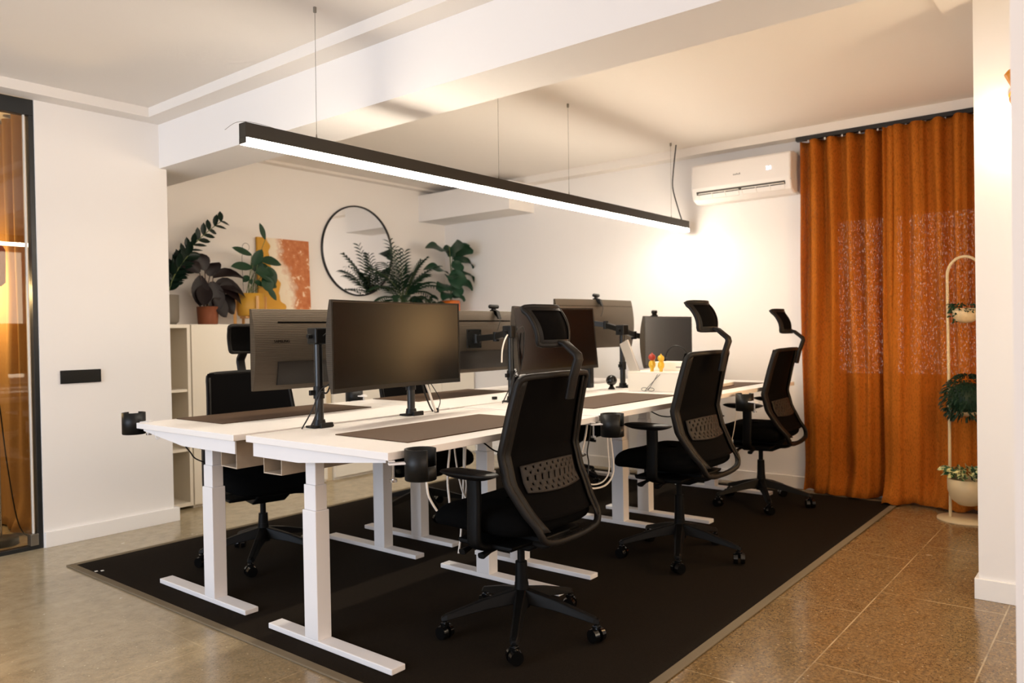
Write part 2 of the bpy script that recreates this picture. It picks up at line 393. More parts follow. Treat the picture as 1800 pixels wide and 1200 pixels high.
# ceiling beam with lowered strips
struct(B('trim_1', M['wall'], 2.355, 2.665, -2.05, YM, 2.174, CZ))
struct(B('trim_2', M['ceiling'], 2.235, 2.355, -2.05, YL, 2.44, CZ))
struct(B('trim_3', M['ceiling'], -2.45, 2.235, 4.535, YL, 2.44, CZ))
struct(B('trim_4', M['ceiling'], 5.385, XW, YR, YM, 2.435, CZ))
struct(B('trim_5', M['ceiling'], 2.665, 5.385, YR, .645, 2.46, CZ))
struct(B('trim_6', M['wall'], 5.15, XW, 4.17, YM, 2.19, 2.435))
struct(B('trim_7', M['ceiling'], 2.665, 5.385, 5.19, YM, 2.475, CZ))
# baseboards
def bb(n, x0, x1, y0, y1, h=.085): struct(B(n, M['trim'], x0, x1, y0, y1, 0, h, bevel=.002))
bb('baseboard_left', 1.668, 2.43, YL-.016, YL); bb('baseboard_left_end', 2.40, 2.43, YL, YL+.12)
bb('baseboard_far', XW-.014, XW, YR, YM); bb('baseboard_mirror', 3.0, XW-.014, YM-.014, YM)
bb('baseboard_column', 3.68, XW-.014, YR, YR+.014); bb('baseboard_right', 3.666, 3.68, -2.05, YR+.014)
bb('baseboard_near', 2.186, 2.2, -2.05, .234)
# window behind the curtain
win = struct(MB().box(5.488, 5.499, .70, 1.62, .78, .82).box(5.488, 5.499, .70, 1.62, 1.84, 1.88).box(5.488, 5.499, .70, .74, .82, 1.84).box(5.488, 5.499, 1.58, 1.62, .82, 1.84).box(5.488, 5.499, 1.14, 1.18, .82, 1.84).build('window_1', M['trim']))
B('pane', M['dusk'], 5.494, 5.499, .74, 1.58, .82, 1.84, win)
# big windows behind the camera
win = struct(MB().box(-2.45, -2.41, -.2, 4.2, .3, .36).box(-2.45, -2.41, -.2, 4.2, 2.32, 2.38).box(-2.45, -2.41, -.2, -.14, .36, 2.32).box(-2.45, -2.41, 4.14, 4.2, .36, 2.32).box(-2.45, -2.41, 1.97, 2.03, .36, 2.32).build('window_2', M['glassframe']))
B('pane', M['dusk'], -2.449, -2.44, -.14, 4.14, .36, 2.32, win)

# ------------------------------------------------------------------ glass partition and the room behind it
g = MB().box(-2.4, 1.664, YL+.005, YL+.055, 2.355, 2.44).box(1.640, 1.664, YL+.005, YL+.055, .0, 2.355).box(-2.4, 1.640, YL+.005, YL+.055, 0, .022)
fr = g.build('window_3', M['glassframe'], bevel=.002); struct(fr)
B('pane', M['glass'], -2.4, 1.640, YL+.028, YL+.034, .022, 2.355, fr)
MB().box(1.618, 1.626, YL+.02, YL+.04, .022, 2.355).build('edge_seal', M['traycut'], fr)
MB().box(1.600, 1.640, YL+.0, YL+.05, .022, .085).build('floor_bracket', M['steel'], fr, bevel=.002)

def curtain(name, m, axis_x, y0, y1, z0, z1, folds, amp, label, group=None, puddle=.1, seed=1, nb=2.3):
    rnd = random.Random(seed); ph = [rnd.uniform(-.5, .5) for _ in range(folds*2+3)]
    am = [rnd.uniform(.55, 1.15) for _ in range(folds*2+3)]
    NU, NV = folds*14, 40
    def fn(u, v):
        z = z0+(z1-z0)*v; k = u*folds; i = int(k); a = am[i]*(1-(k-i))+am[i+1]*(k-i)
        low = (1-v)
        s = math.sin(2*PI*(k+.12*ph[i]+.10*low*math.sin(k*1.3+seed)))
        s = math.copysign(abs(s)**.75, s)+.22*math.sin(2*PI*k*2.3+seed+3*low)*(.4+low)
        kb = u*nb+.35; ab = math.sin(2*PI*(kb+.16*math.sin(kb*1.7+seed)))
        tw = min(1, max(0, (v-.12)/.6)); tw = tw*tw*(3-2*tw)
        x = amp*a*s*(.35+.65*tw)+amp*.95*(1-tw)*math.copysign(abs(ab)**.7, ab)
        if v < .10:
            q = (1-v/.10); x += -puddle*q*q*(.5+.5*math.sin(k*2.1+seed)); z += .012*q*math.sin(k*5)
        y = y0+(y1-y0)*u+.008*math.sin(v*5+k)
        return (axis_x+x, y, max(z, z0))
    o = MB().grid(fn, NU, NV).build(name, m, solid=.003)
    return tag(o, label, 'curtain', group)
curtain('curtain', M['curtain'], 5.402, 1.80, 1.185, .012, 2.40, 5, .056, 'rust orange linen curtain panel nearest the air conditioner', 'rust curtains on the black track', .11, 3)
curtain('curtain', M['curtain'], 5.362, 1.27, .56, .012, 2.40, 6, .052, 'rust orange linen curtain panel hanging behind the arched plant stand', 'rust curtains on the black track', .13, 8)
tr = thing('curtain_track', 'black ceiling curtain track above the rust curtains', 'curtain rail', (5.40, 1.2, 2.405))
MB().box(-.022, .022, -.66, .62, .0, .029).build('rail', M['blackmetal'], tr, bevel=.003)
for i in range(22): MB().box(-.006, .006, -.62+i*.055, -.61+i*.055, -.012, 0).build('glider', M['whitepot'], tr)
curtain('curtain', M['curtain2'], 1.76, 4.80, 7.6, .012, 2.47, 15, .05, 'amber linen curtain in the lamplit room behind the glass partition', None, .08, 5)
fl = thing('floor_lamp', 'floor lamp with black disc base behind the glass partition', 'lamp', (1.545, 4.93, 0))
MB().lathe([(.001, .0), (.085, .0), (.085, .035), (.08, .04), (.001, .04)]).build('base', M['black'], fl)
MB().cyl((0, 0, .04), (0, 0, 1.44), .006).build('pole', M['chrome'], fl)
MB().lathe([(.03, 1.44), (.05, 1.46), (.052, 1.64), (.03, 1.68), (.001, 1.68)]).build('shade', M['floorlampshade'], fl, solid=.003)
cb = MB().tube(smooth_pts([(.0, .02, .9), (.02, .03, .75), (.05, .04, .45), (.10, .06, .12), (.16, .10, .006), (.22, .12, .006)], 6), .0035, 6).build('flex', M['cableB'], fl)
point('lounge_glow', (1.50, 5.42, 1.46), 26, (1, .70, .34), .07)
point('lounge_ceiling_glow', (.3, 6.0, 2.2), 26, (1, .85, .65), .12)

# ------------------------------------------------------------------ rug
rug = thing('area_rug', 'large dark woven rug with beige bound edge under the desks', 'rug', (0, 0, 0))
RX0, RX1, RY0, RY1, RZ = 1.59, 5.37, 1.185, 4.18, .007
B('pile', M['rug'], RX0+.035, RX1-.035, RY0+.035, RY1-.035, .0005, RZ, rug)
e = MB()
e.box(RX0, RX0+.036, RY0, RY1, .0005, RZ+.001).box(RX1-.036, RX1, RY0, RY1, .0005, RZ+.001).box(RX0+.036, RX1-.036, RY0, RY0+.036, .0005, RZ+.001).box(RX0+.036, RX1-.036, RY1-.036, RY1, .0005, RZ+.001)
e.build('bound_edge', M['rugedge'], rug, bevel=.003)
MB().box(RX0+.04, RX0+.052, 3.94, 3.952, RZ, RZ+.002).box(RX0+.062, RX0+.074, 3.925, 3.937, RZ, RZ+.002).build('sewn_tag', M['paper'], rug)
G0 = RZ+.001

# ------------------------------------------------------------------ desks
def desk(x0, w, y0, y1, zt, sgn, legy, label, tray_y):
    """sgn=+1: the user sits on the -Y side (rear edge at y1)."""
    t = thing('standing_desk', label, 'desk', (x0, (y0+y1)/2, G0), 0, 'height adjustable desks in two facing rows')
    cy = (y0+y1)/2; h = zt-G0; d = (y1-y0)/2
    MB().box(0, w, -d, d, h-.025, h).build('desktop', M['desk'], t, bevel=.002)
    ly = legy-cy
    for lx in (.095, w-.095-.062):
        L = MB().box(lx, lx+.062, ly-.039, ly+.039, .02, .49)
        L.box(lx+.005, lx+.057, ly-.034, ly+.034, .49, .582).box(lx+.010, lx+.052, ly-.029, ly+.029, .582, h-.06)
        L.build('leg', M['deskmetal'], t, bevel=.003)
        fc = (legy-.08*sgn)-cy
        MB().box(lx, lx+.062, fc-.35, fc+.35, 0, .021).build('foot', M['deskmetal'], t, bevel=.003)
    for bx in (.018, w-.024):
        rear = d*sgn-.02*sgn; front = -d*sgn+.03*sgn; a, b_ = ly+.09*sgn, ly-.05*sgn
        pts = [(rear, h-.026), (rear, h-.078), (b_, h-.078), (front, h-.036), (front, h-.026)]
        MB().prism(pts, bx, bx+.006, 'x').build('side_bracket', M['deskmetal'], t)
    MB().box(.1, w-.1, ly-.03, ly+.03, h-.065, h-.026).build('crossbeam', M['deskmetal'], t)
    # cable tray: felt U channel, taller on the gap side
    ty = tray_y-cy; q = .115
    pr = MB().prism([(ty-q/2*sgn, h-.045 if sgn < 0 else h-.085), (ty-q/2*sgn, h-.143), (ty+q/2*sgn, h-.145), (ty+q/2*sgn, h-.03 if sgn > 0 else h-.03),
                     (ty+(q/2-.004)*sgn, h-.03), (ty+(q/2-.004)*sgn, h-.140), (ty-(q/2-.004)*sgn, h-.139), (ty-(q/2-.004)*sgn, h-.045 if sgn < 0 else h-.085)], .05, w-.05, 'x')
    pr.build('cable_tray', M['tray'], t)
    return t
DZ1, DZ2 = .765, .756
desk(1.617, 1.2, 1.81, 2.594, DZ1, 1, 2.348, 'white standing desk nearest the camera with a brown desk pad', 2.50)
desk(1.637, 1.2, 2.711, 3.50, DZ2, -1, 3.08, 'white standing desk nearest the left wall, with the round holder on its corner', 2.83)
desk(2.825, 1.2, 1.81, 2.60, DZ1+.003, 1, 2.36, 'middle white standing desk in the front row behind the nearest chair', 2.50)
desk(2.850, 1.2, 2.711, 3.50, DZ2, -1, 3.08, 'middle white standing desk in the rear row before the cream cabinets', 2.83)
desk(4.070, 1.19, 1.81, 2.60, DZ1+.003, 1, 2.36, 'farthest front row standing desk, with a white box and notebook on top', 2.50)
desk(4.075, 1.19, 2.711, 3.50, DZ2, -1, 3.08, 'farthest rear row standing desk close to the air conditioner wall', 2.83)
def pad(x0, x1, y0, y1, z, label):
    p = B('desk_pad', M['pad'], x0, x1, y0, y1, z+.0005, z+.0045, bevel=.0015)
    return tag(p, label, 'desk mat', 'brown desk pads')
pad(1.80, 2.60, 1.915, 2.300, DZ1, 'brown felt desk pad on the desk nearest the camera')
pad(1.815, 2.655, 3.09, 3.485, DZ2, 'brown felt desk pad on the desk nearest the left wall')
pad(3.05, 3.89, 1.98, 2.35, DZ1+.003, 'brown felt desk pad on the middle front desk')
pad(3.01, 3.84, 3.11, 3.49, DZ2, 'brown felt desk pad on the middle rear desk below a webcam')
pad(4.28, 5.02, 1.93, 2.30, DZ1+.003, 'dark desk pad under the notebook on the farthest front desk')

# ------------------------------------------------------------------ chairs
def prof(z):   # backrest side line, local y for z
    P = [(.40, -.215), (.44, -.235), (.50, -.185), (.60, -.125), (.70, -.10), (.85, -.135), (.99, -.175), (1.1, -.2)]
    for (a, ya), (b, yb) in zip(P, P[1:]):
        if z <= b: t = max(0, (z-a)/(b-a)); t = t*t*(3-2*t) if False else t; return ya+(yb-ya)*t
    return P[-1][1]
def make_chair(x, y, rz, dz, base_rot, label, head=True):
    t = thing('office_chair', label, 'chair', (x, y, G0), rz, 'black mesh office chairs around the desks')
    Z = lambda z: z+dz
    b = MB().cyl((0, 0, .095), (0, 0, .185), .032, .026, 20)
    tips = []
    for k in range(5):
        a = base_rot+k*2*PI/5-rz; dx, dy = math.cos(a), math.sin(a); T = Matrix.Rotation(a, 4, 'Z')
        v = []
        for r, zz, hh, ww in ((.02, .135, .050, .030), (.14, .120, .036, .022), (.285, .092, .020, .019), (.305, .088, .014, .013)):
            v += [T @ Vector((r, s1*ww*(1 if s2 < 0 else .55), zz+(hh if s2 > 0 else 0)-.02)) for s1, s2 in ((-1, -1), (1, -1), (1, 1), (-1, 1))]
        f = [(i*4+j, i*4+(j+1) % 4, (i+1)*4+(j+1) % 4, (i+1)*4+j) for i in range(3) for j in range(4)]+[(0, 1, 2, 3), (15, 14, 13, 12)]
        b.add(v, f)
        tips.append((dx*.292, dy*.292, a))
    b.build('star_base', M['arm'], t, bevel=.003)
    for px, py, a in tips:
        c = MB(); ca = a+.9+random.uniform(-.6, .6); ax = Vector((math.cos(ca), math.sin(ca), 0)); ct = Vector((px, py, .027))+ax.orthogonal().normalized()*.0
        for s_ in (-1, 1):
            p = ct+ax*s_*.007; q = ct+ax*s_*.026; c.cyl(p, q, .027, .024, 20)
        c.cyl((px, py, .03), (px, py, .088), .007, n=10)
        c.box(px-.012, px+.012, py-.012, py+.012, .045, .062)
        c.build('caster', M['blackgloss'], t, bevel=.002)
    MB().cyl((0, 0, .18), (0, 0, Z(.265)), .025, .022, 20).cyl((0, 0, Z(.26)), (0, 0, Z(.36)), .014, n=16).build('gas_column', M['arm'], t)
    # mechanism
    m = MB().prism([(-.17, Z(.395)), (-.17, Z(.37)), (-.10, Z(.335)), (.08, Z(.33)), (.15, Z(.37)), (.15, Z(.395))], -.085, .085, 'x')
    m.prism([(-.13, Z(.38)), (-.12, Z(.362)), (.12, Z(.362)), (.13, Z(.38))], -.21, .21, 'x')
    m.build('mechanism', M['arm'], t, bevel=.006)
    for s_, ly in ((-1, .06), (-1, -.03)):
        MB().tube([(s_*.08, ly, Z(.365)), (s_*.20, ly+.01, Z(.352)), (s_*.25, ly+.01, Z(.345))], [.006, .006, .010], 8, w=[.014, .016, .03], up=(0, 1, 0)).build('lever', M['arm'], t)
    # seat cushion
    def se(u, v):
        a = 2*PI*u; c, s_ = math.cos(a), math.sin(a); k = .42
        cx = math.copysign(abs(c)**k, c)*.245; cyy = math.copysign(abs(s_)**k, s_)*.235
        ph = -PI/2+PI*v; rr = max(.001, math.cos(ph))**.35; hz = math.sin(ph)
        yy = cyy*rr; xx = cx*rr
        top = .052 if hz > 0 else .045
        z = .448+hz*top
        if yy > .12: z -= ((yy-.12)/.115)**2*.03
        z += .012*(abs(xx)/.245)**2*(1 if hz > 0 else 0)
        return (xx, yy+.035, Z(z))
    MB().grid(se, 40, 14).build('seat', M['seat'], t)
    # back frame loop
    def pt(s_, z):
        wd = {True: .225, False: .225}[z > .6]
        if z < .6: wd = .225-.06*((.6-z)/.2)**1.3
        if z > .70: wd = .225-.022*((z-.70)/.27)
        return Vector((s_*wd, prof(z), Z(z)))
    zs = [.43, .46, .50, .55, .60, .65, .70, .76, .82, .88, .92, .945]
    left = [pt(-1, z) for z in zs]; right = [pt(1, z) for z in zs][::-1]
    topc = [Vector((-.188, prof(.97)-.006, Z(.966))), Vector((-.10, prof(.975)-.022, Z(.970))), Vector((0, prof(.975)-.03, Z(.972))), Vector((.10, prof(.975)-.022, Z(.970))), Vector((.188, prof(.97)-.006, Z(.966)))]
    bot = [Vector((.155, -.232, Z(.405))), Vector((.08, -.225, Z(.388))), Vector((0, -.222, Z(.385))), Vector((-.08, -.225, Z(.388))), Vector((-.155, -.232, Z(.405)))]
    loop = smooth_pts(left+topc+right+bot, 2, True)
    fb = MB().tube(loop, .011, 10, closed=True, w=.024, up=(0, 1, 0))
    for s_ in (-1, 1):   # struts from the lower bar forward under the seat
        fb.tube(smooth_pts([(s_*.10, -.225, Z(.392)), (s_*.09, -.19, Z(.375)), (s_*.07, -.12, Z(.37))], 4), .010, 8, w=.05, up=(1, 0, 0))
    fb.build('back_frame', M['frame'], t)
    # side wings, broad faces of the posts seen from behind
    def wing(s_):
        def fn(u, v):
            z = .44+(.958-.44)*v; p = pt(s_, z); q = 1-u
            return (p.x-s_*.034*u, p.y-.012*u, p.z)
        return fn
    for s_ in (-1, 1): MB().grid(wing(s_), 3, 24).build('frame_wing', M['frame'], t, solid=.006)
    # mesh
    def mf(u, v):
        z = .47+(.972-.47)*v; p = pt(1, z); s_ = 2*u-1
        bulge = .045*(1-s_*s_)*(1 if v > .35 else .8)
        return (s_*(p.x+.008), p.y+.013-bulge*.85, p.z)
    MB().grid(mf, 16, 30).build('back_mesh', M['mesh'], t, solid=.003)
    # perforated lumbar panel behind the mesh
    rows, cols = 11, 37
    def lf(u, v):
        z = .565+(.655-.565)*v; s_ = 2*u-1; p = pt(1, z)
        return (s_*.158, p.y+.000-.045*(1-(s_*.78)**2)*.85, p.z+.008*(1-s_*s_)*(-1 if v < .5 else 1))
    def hole(i, j):
        if i < 2 or i > cols-3 or j < 1 or j > rows-2: return False
        ci, cj = (i-2)//2, (j-1)//2
        return (i-2) % 2 == 0 and (j-1) % 2 == 0 and (ci+cj) % 2 == 0
    MB().grid(lf, cols, rows, skip=hole).build('lumbar_panel', M['lumbar'], t, solid=.005)
    # arms
    for s_ in (-1, 1):
        a = MB().tube(smooth_pts([(s_*.10, -.01, Z(.375)), (s_*.20, -.01, Z(.368)), (s_*.262, -.01, Z(.385)), (s_*.274, -.012, Z(.43)), (s_*.274, -.015, Z(.52)), (s_*.274, -.015, Z(.615))], 4), .013, 10, w=.055, up=(0, 1, 0))
        a = a.build('armrest', M['arm'], t)
        def ap(u, v):
            an = 2*PI*u; c, s2 = math.cos(an), math.sin(an)
            xx = math.copysign(abs(c)**.7, c)*.045; yy = math.copysign(abs(s2)**.6, s2)*.125
            ph = -PI/2+PI*v; rr = max(.001, math.cos(ph))**.4; hz = math.sin(ph)
            if hz < 0: rr *= 1-.25*(-hz); yy *= 1+.0*hz
            return (s_*.27+xx*rr, .012+yy*rr, Z(.634)+hz*(.011 if hz > 0 else .020))
        MB().grid(ap, 28, 10).build('arm_pad', M['armpad'], a)
    if head:
        st = MB().tube([(0, -.232, Z(.885)), (0, -.250, Z(.96)), (0, -.274, Z(1.025)), (0, -.270, Z(1.040)), (0, -.220, Z(1.080)), (0, -.195, Z(1.086))], [.009, .009, .010, .010, .009, .008], 10, w=[.046]*6, up=(1, 0, 0))
        st.build('headrest_stem', M['frame'], t, bevel=0)
        def hp(s_, v, off=0.0):
            z = 1.076+.138*v; hw = .088+.022*v
            y0 = -.185+.055*v-.02*math.sin(PI*v); yy = y0-.035*(1-s_*s_)+.02
            return Vector((s_*(hw-off), yy, Z(z)))
        lp = []
        for i in range(9): lp.append(hp(-1+2*i/8, 0)+Vector((0, 0, .004 if i in (0, 8) else 0)))
        for v in (.2, .4, .6, .8): lp.append(hp(1, v))
        for i in range(9): lp.append(hp(1-2*i/8, 1)-Vector((0, 0, .006 if i in (0, 8) else 0)))
        for v in (.8, .6, .4, .2): lp.append(hp(-1, v))
        hr = MB().tube(smooth_pts(lp, 2, True), .009, 10, closed=True, w=.016, up=(0, 1, 0))
        def ring(u, v):   # flat border around the mesh window
            return None
        def fl_(s_):
            return lambda u, v: tuple(hp(s_*(1-.17*u), v)+Vector((0, -.004, 0)))
        hr.grid(fl_(-1), 3, 12).grid(fl_(1), 3, 12)
        hr.grid(lambda u, v: tuple(hp(-.85+1.7*u, .14*v)+Vector((0, -.004, 0))), 12, 3).grid(lambda u, v: tuple(hp(-.85+1.7*u, 1-.10*v)+Vector((0, -.004, 0))), 12, 3)
        h = hr.build('headrest', M['frame'], t, solid=0)
        MB().grid(lambda u, v: tuple(hp(-.97+1.94*u, .03+.94*v)+Vector((0, .006, 0))), 16, 12).build('headrest_mesh', M['mesh'], h, solid=.004)
    return t
M['lumbar'] = mat('lumbar_plastic', '#2E2925', .55, spec=.2)
M['armpad'] = mat('arm_pad_rubber', '#0E0D0D', .42, spec=.3)
R = math.radians
make_chair(2.27, 1.81, R(0), .0, R(141), 'black mesh office chair with headrest nearest the camera')
make_chair(3.50, 1.78, R(-2), .04, R(205), 'black mesh office chair with headrest at the middle front desk')
make_chair(4.83, 1.88, R(2), .02, R(210), 'black mesh office chair with headrest beside the rust curtain')
make_chair(2.24, 3.45, R(180-12), -.03, R(225), 'black mesh office chair facing the camera behind the leftmost desk')
make_chair(3.42, 3.50, R(180+4), -.10, R(170), 'black office chair hidden behind the middle rear desk and monitors')
make_chair(4.72, 3.35, R(180-20), -.05, R(200), 'farthest rear row office chair, its star base seen past white cables')

# ------------------------------------------------------------------ monitors and arms
def monitor(cx, cy, rz, w, h, zc, label, curve=.035, tilt=0, back='ribbed', logo=True, stand_hole=True):
    """local +Y is the back side; the screen faces -Y"""
    t = thing('monitor', label, 'monitor', (cx, cy, zc), rz, 'computer monitors on desk arms')
    TT = Matrix.Rotation(tilt, 4, 'X')
    def arc(x, d=0): return -curve*(2*x/w)**2*1.0+d      # edges come forward (towards -Y)
    def front(u, v): x = (u-.5)*w; return TT @ Vector((x, arc(x), (v-.5)*h))
    def backf(u, v):
        x = (u-.5)*w; z = (v-.5)*h; ed = min(u, 1-u)*w; ez = min(v, 1-v)*h
        th = .012+.024*(1-(2*v-1)**2)
        return TT @ Vector((x, arc(x)+th, z))
    m = MB(); m.grid(front, 24, 2).grid(backf, 32, 20)
    for v0 in (0, 1):
        m.grid(lambda u, q, v0=v0: (lambda a, b: tuple(a.lerp(b, q)))(front(u, v0), backf(u, v0)), 32, 1)
    for u0 in (0, 1):
        m.grid(lambda q, v, u0=u0: (lambda a, b: tuple(a.lerp(b, q)))(front(u0, v), backf(u0, v)), 1, 20)
    m.build('housing', M['monback'] if back == 'ribbed' else M['monbackplain'], t)
    bz = .009
    def scr(u, v): x = (u-.5)*(w-2*bz); return TT @ Vector((x, arc(x)-.0015, -h/2+.018+(h-.018-bz)*v))
    MB().grid(scr, 24, 2).build('screen', M['screen'], t)
    fb = MB()
    def strip(u0, u1, z0, z1):
        fb.grid(lambda u, v: (lambda x: TT @ Vector((x, arc(x)-.002, z0+(z1-z0)*v)))((u0+(u1-u0)*u)), 24, 1)
    strip(-w/2, w/2, -h/2, -h/2+.018); strip(-w/2, w/2, h/2-bz*.7, h/2); strip(-w/2, -w/2+bz*.7, -h/2+.018, h/2-bz*.7); strip(w/2-bz*.7, w/2, -h/2+.018, h/2-bz*.7)
    fb.build('bezel', M['bezel'], t)
    def cbox(name, x0, x1, z0, z1, a, b, m_, n=20):
        def sf(off): return lambda u, v: (lambda x, z: TT @ Vector((x, arc(x)+.012+.024*(1-(2*z/h)**2)+off, z)))(x0+(x1-x0)*u, z0+(z1-z0)*v)
        q = MB(); q.grid(sf(b), n, 4)
        for v0 in (0, 1): q.grid(lambda u, k, v0=v0: tuple(Vector(sf(a)(u, v0)).lerp(Vector(sf(b)(u, v0)), k)), n, 1, False)
        for u0 in (0, 1): q.grid(lambda k, v, u0=u0: tuple(Vector(sf(a)(u0, v)).lerp(Vector(sf(b)(u0, v)), k)), 1, 4, False)
        return q.build(name, m_, t)
    if back == 'ribbed':
        cbox('vent_slot', -w*.30, w*.36, h/2-.063, h/2-.056, -.002, .0012, M['logo'])
        cbox('port_cover', -w*.30, w*.37, -h/2+.022, -h/2+.125, -.004, .007, M['portcover'])
    else:
        cbox('seam', -w/2+.002, w/2-.002, h/2-.047, h/2-.0445, -.002, .0008, M['logo'])
    if logo:
        mw = Matrix.Translation((w*.345, arc(w*.345)+.0370, h*.10)) @ Matrix.Rotation(-.12, 4, 'Z') @ Matrix.Rotation(PI, 4, 'Z') @ Matrix.Rotation(PI/2, 4, 'X')
        text_obj('logo', 'SAMSUNG', .0165, M['logo'], t, TT @ mw)
    return t
zc = 1.083
monitor(2.287, 2.495, R(4), .785, .368, 1.088, 'curved widescreen monitor with dark screen nearest the camera')
monitor(2.315, 2.985, R(180), .80, .36, 1.074, 'monitor seen from behind, left of the nearest dark screen')
monitor(3.56, 2.575, R(2), .80, .36, 1.088, 'dark monitor partly behind the headrest of the nearest chair', tilt=R(-5))
monitor(3.50, 3.05, R(180), .80, .36, 1.083, 'monitor seen from behind with a webcam, beside the palm pot', )
monitor(4.58, 2.93, R(174), .84, .335, 1.183, 'highest monitor seen from behind, by the air conditioner wall', back='plain', logo=False)
monitor(4.74, 2.50, R(2), .72, .335, 1.055, 'farthest monitor with a greyish screen above the small figurines', back='plain', logo=False)

def arm(px, py, z0, z1, targets, label, armz=1.125):
    t = thing('monitor_stand', label, 'monitor arm', (px, py, z0), 0, 'black monitor arms clamped to the desk edges')
    H = z1-z0
    MB().cyl((0, 0, .010), (0, 0, H), .0175, n=20).build('pole', M['blackmetal'], t)
    MB().box(-.05, .045, -.035, .025, .0005, .009).cyl((0, 0, .008), (0, 0, .03), .026, .022, 20).box(-.03, .03, -.05, -.035, .0005, .02).build('clamp_base', M['black'], t, bevel=.002)
    MB().cyl((0, 0, .115), (0, 0, .165), .0225, n=20).box(-.045, -.02, -.006, .006, .13, .15).build('cable_clip', M['black'], t, bevel=.001)
    hz = H-.03
    MB().box(-.032, .032, -.030, .030, hz-.032, hz+.034).cyl((-.032, 0, hz), (-.05, 0, hz), .009, n=10).build('bracket', M['black'], t, bevel=.006)
    for (pts, plate, n) in targets:
        am = MB(); P = [(0, 0, hz)]+[(a-px, b-py, c-z0) for a, b, c in pts]
        for p, q in zip(P, P[1:]):
            p = Vector(p); q = Vector(q); d = q-p; L_ = d.length; an = math.atan2(d.y, d.x)
            T = Matrix.Translation(p) @ Matrix.Rotation(an, 4, 'Z') @ Matrix.Rotation(-math.asin(max(-1, min(1, d.z/L_))), 4, 'Y')
            am.box(0, L_, -.013, .013, -.017, .017, T)
            am.cyl(tuple(q-Vector((0, 0, .026))), tuple(q+Vector((0, 0, .026))), .019, n=14)
        am.build('arm', M['black'], t, bevel=.002)
        a, b, c = pts[-1]; q = Vector((a-px, b-py, c-z0)); e_ = Vector(n)
        T = Matrix.Translation(q) @ Matrix.Rotation(math.atan2(e_.y, e_.x), 4, 'Z')
        v = MB().cyl(tuple(q), tuple(q+e_*.025), .016, n=12)
        v.box(.025, .030, -.052, .052, -.055, .055, T)
        v.build('vesa_plate', M['black'], t, bevel=.001)
        sc4 = MB()
        for dy in (-.042, .042):
            for dz_ in (-.045, .045): sc4.cyl(tuple(T @ Vector((.020, dy, dz_))), tuple(T @ Vector((.027, dy, dz_))), .005, n=8)
        sc4.build('screw', M['chrome'], t)
    return t
arm(1.93, 2.563, DZ1, 1.160, [([(2.10, 2.66, 1.125), (2.29, 2.865, 1.10)], 0, (.12, .99, 0)), ], 'black monitor arm pole with cables nearest the camera')
arm(2.44, 2.568, DZ1, 1.10, [([(2.36, 2.60, 1.08)], 0, (0, -1, 0)), ], 'black monitor arm pole below the nearest dark screen')
arm(3.16, 2.565, DZ1+.003, 1.165, [([(3.30, 2.78, 1.11), (3.34, 2.96, 1.10)], 0, (.2, .98, 0)), ([(3.40, 2.66, 1.12), (3.56, 2.66, 1.09)], 0, (0, -1, 0))], 'black monitor arm pole beneath the webcam in the middle')
arm(4.30, 2.57, DZ1+.003, 1.165, [([(4.38, 2.74, 1.17), (4.34, 2.86, 1.19)], 0, (.1, .99, 0)), ([(4.50, 2.60, 1.10), (4.72, 2.60, 1.08)], 0, (0, -1, 0))], 'black monitor arm pole beside the white box on the farthest desk')

def webcam(x, y, z, rz, label, s=1.0):
    t = thing('webcam', label, 'webcam', (x, y, z), rz, 'webcams clipped on monitors')
    MB().tube([(-.043*s, 0, .028), (-.036*s, 0, .028), (.036*s, 0, .028), (.043*s, 0, .028)], [.007, .0125, .0125, .007], 14).build('body', M['black'], t)
    MB().cyl((0, -.012, .028), (0, -.016, .028), .008, n=12).build('lens', M['blackgloss'], t)
    MB().prism([(-.016, .001), (.010, .001), (.034, .001), (.050, -.045), (.042, -.050), (.030, -.006), (.004, .008), (.004, .020), (-.004, .020), (-.006, .008), (-.016, .006)], -.015, .015, 'x').build('clip', M['frame'], t, bevel=.002)
    MB().tube(smooth_pts([(0, .048, -.045), (.01, .055, -.07), (.03, .05, -.12)], 5), .002, 6).build('cable', M['cableB'], t)
    return t
webcam(3.60, 3.05, 1.263, R(180), 'black webcam on the middle rear monitor')
# local -Y faces the screen user
webcam(4.56, 2.93, 1.351, R(174+14), 'black webcam on the highest monitor')
webcam(4.60, 2.50, 1.223, R(-20), 'small webcam on the farthest screen', .45)

# ------------------------------------------------------------------ linear pendant
LY = 2.65
pl = thing('linear_pendant_light', 'long dark linear pendant light glowing over the desks', 'ceiling light', (1.665, LY, 1.868))
LL = 3.735
MB().box(0, LL, -.022, .022, .023, .080).build('housing', M['lampbody'], pl, bevel=.001)
MB().box(.004, LL-.004, -.0215, .0215, 0, .0228).build('diffuser', M['diff'], pl)
for xx in (.0, LL-.0035): MB().box(xx, xx+.0035, -.022, .022, .001, .0229).build('end_cap', M['lampbody'], pl)
for (cx, n) in ((.345, 0), (1.525, 0), (2.18, 0), (3.49, 0)):
    MB().cyl((cx, 0, .080), (cx, 0, .10), .005, .002, 8).cyl((cx, 0, .10), (cx+.004, 0, CZ-1.868-.02), .0011, n=6).cyl((cx+.004, 0, CZ-1.868-.022), (cx+.004, 0, CZ-1.868), .007, n=10).build('suspension_wire', M['wire'], pl)
MB().tube(smooth_pts([(3.66, 0, .075), (3.60, 0, .16), (3.52, 0, .30), (3.53, 0, .42), (3.58, .0, CZ-1.868)], 8), .0045, 8).build('flex', M['cableB'], pl)
MB().tube(smooth_pts([(-.06, .02, .045), (-.02, 0, .078), (.06, 0, .09), (.2, 0, .083), (.34, 0, .085)], 6), .0009, 5).build('loose_wire', M['wire'], pl)
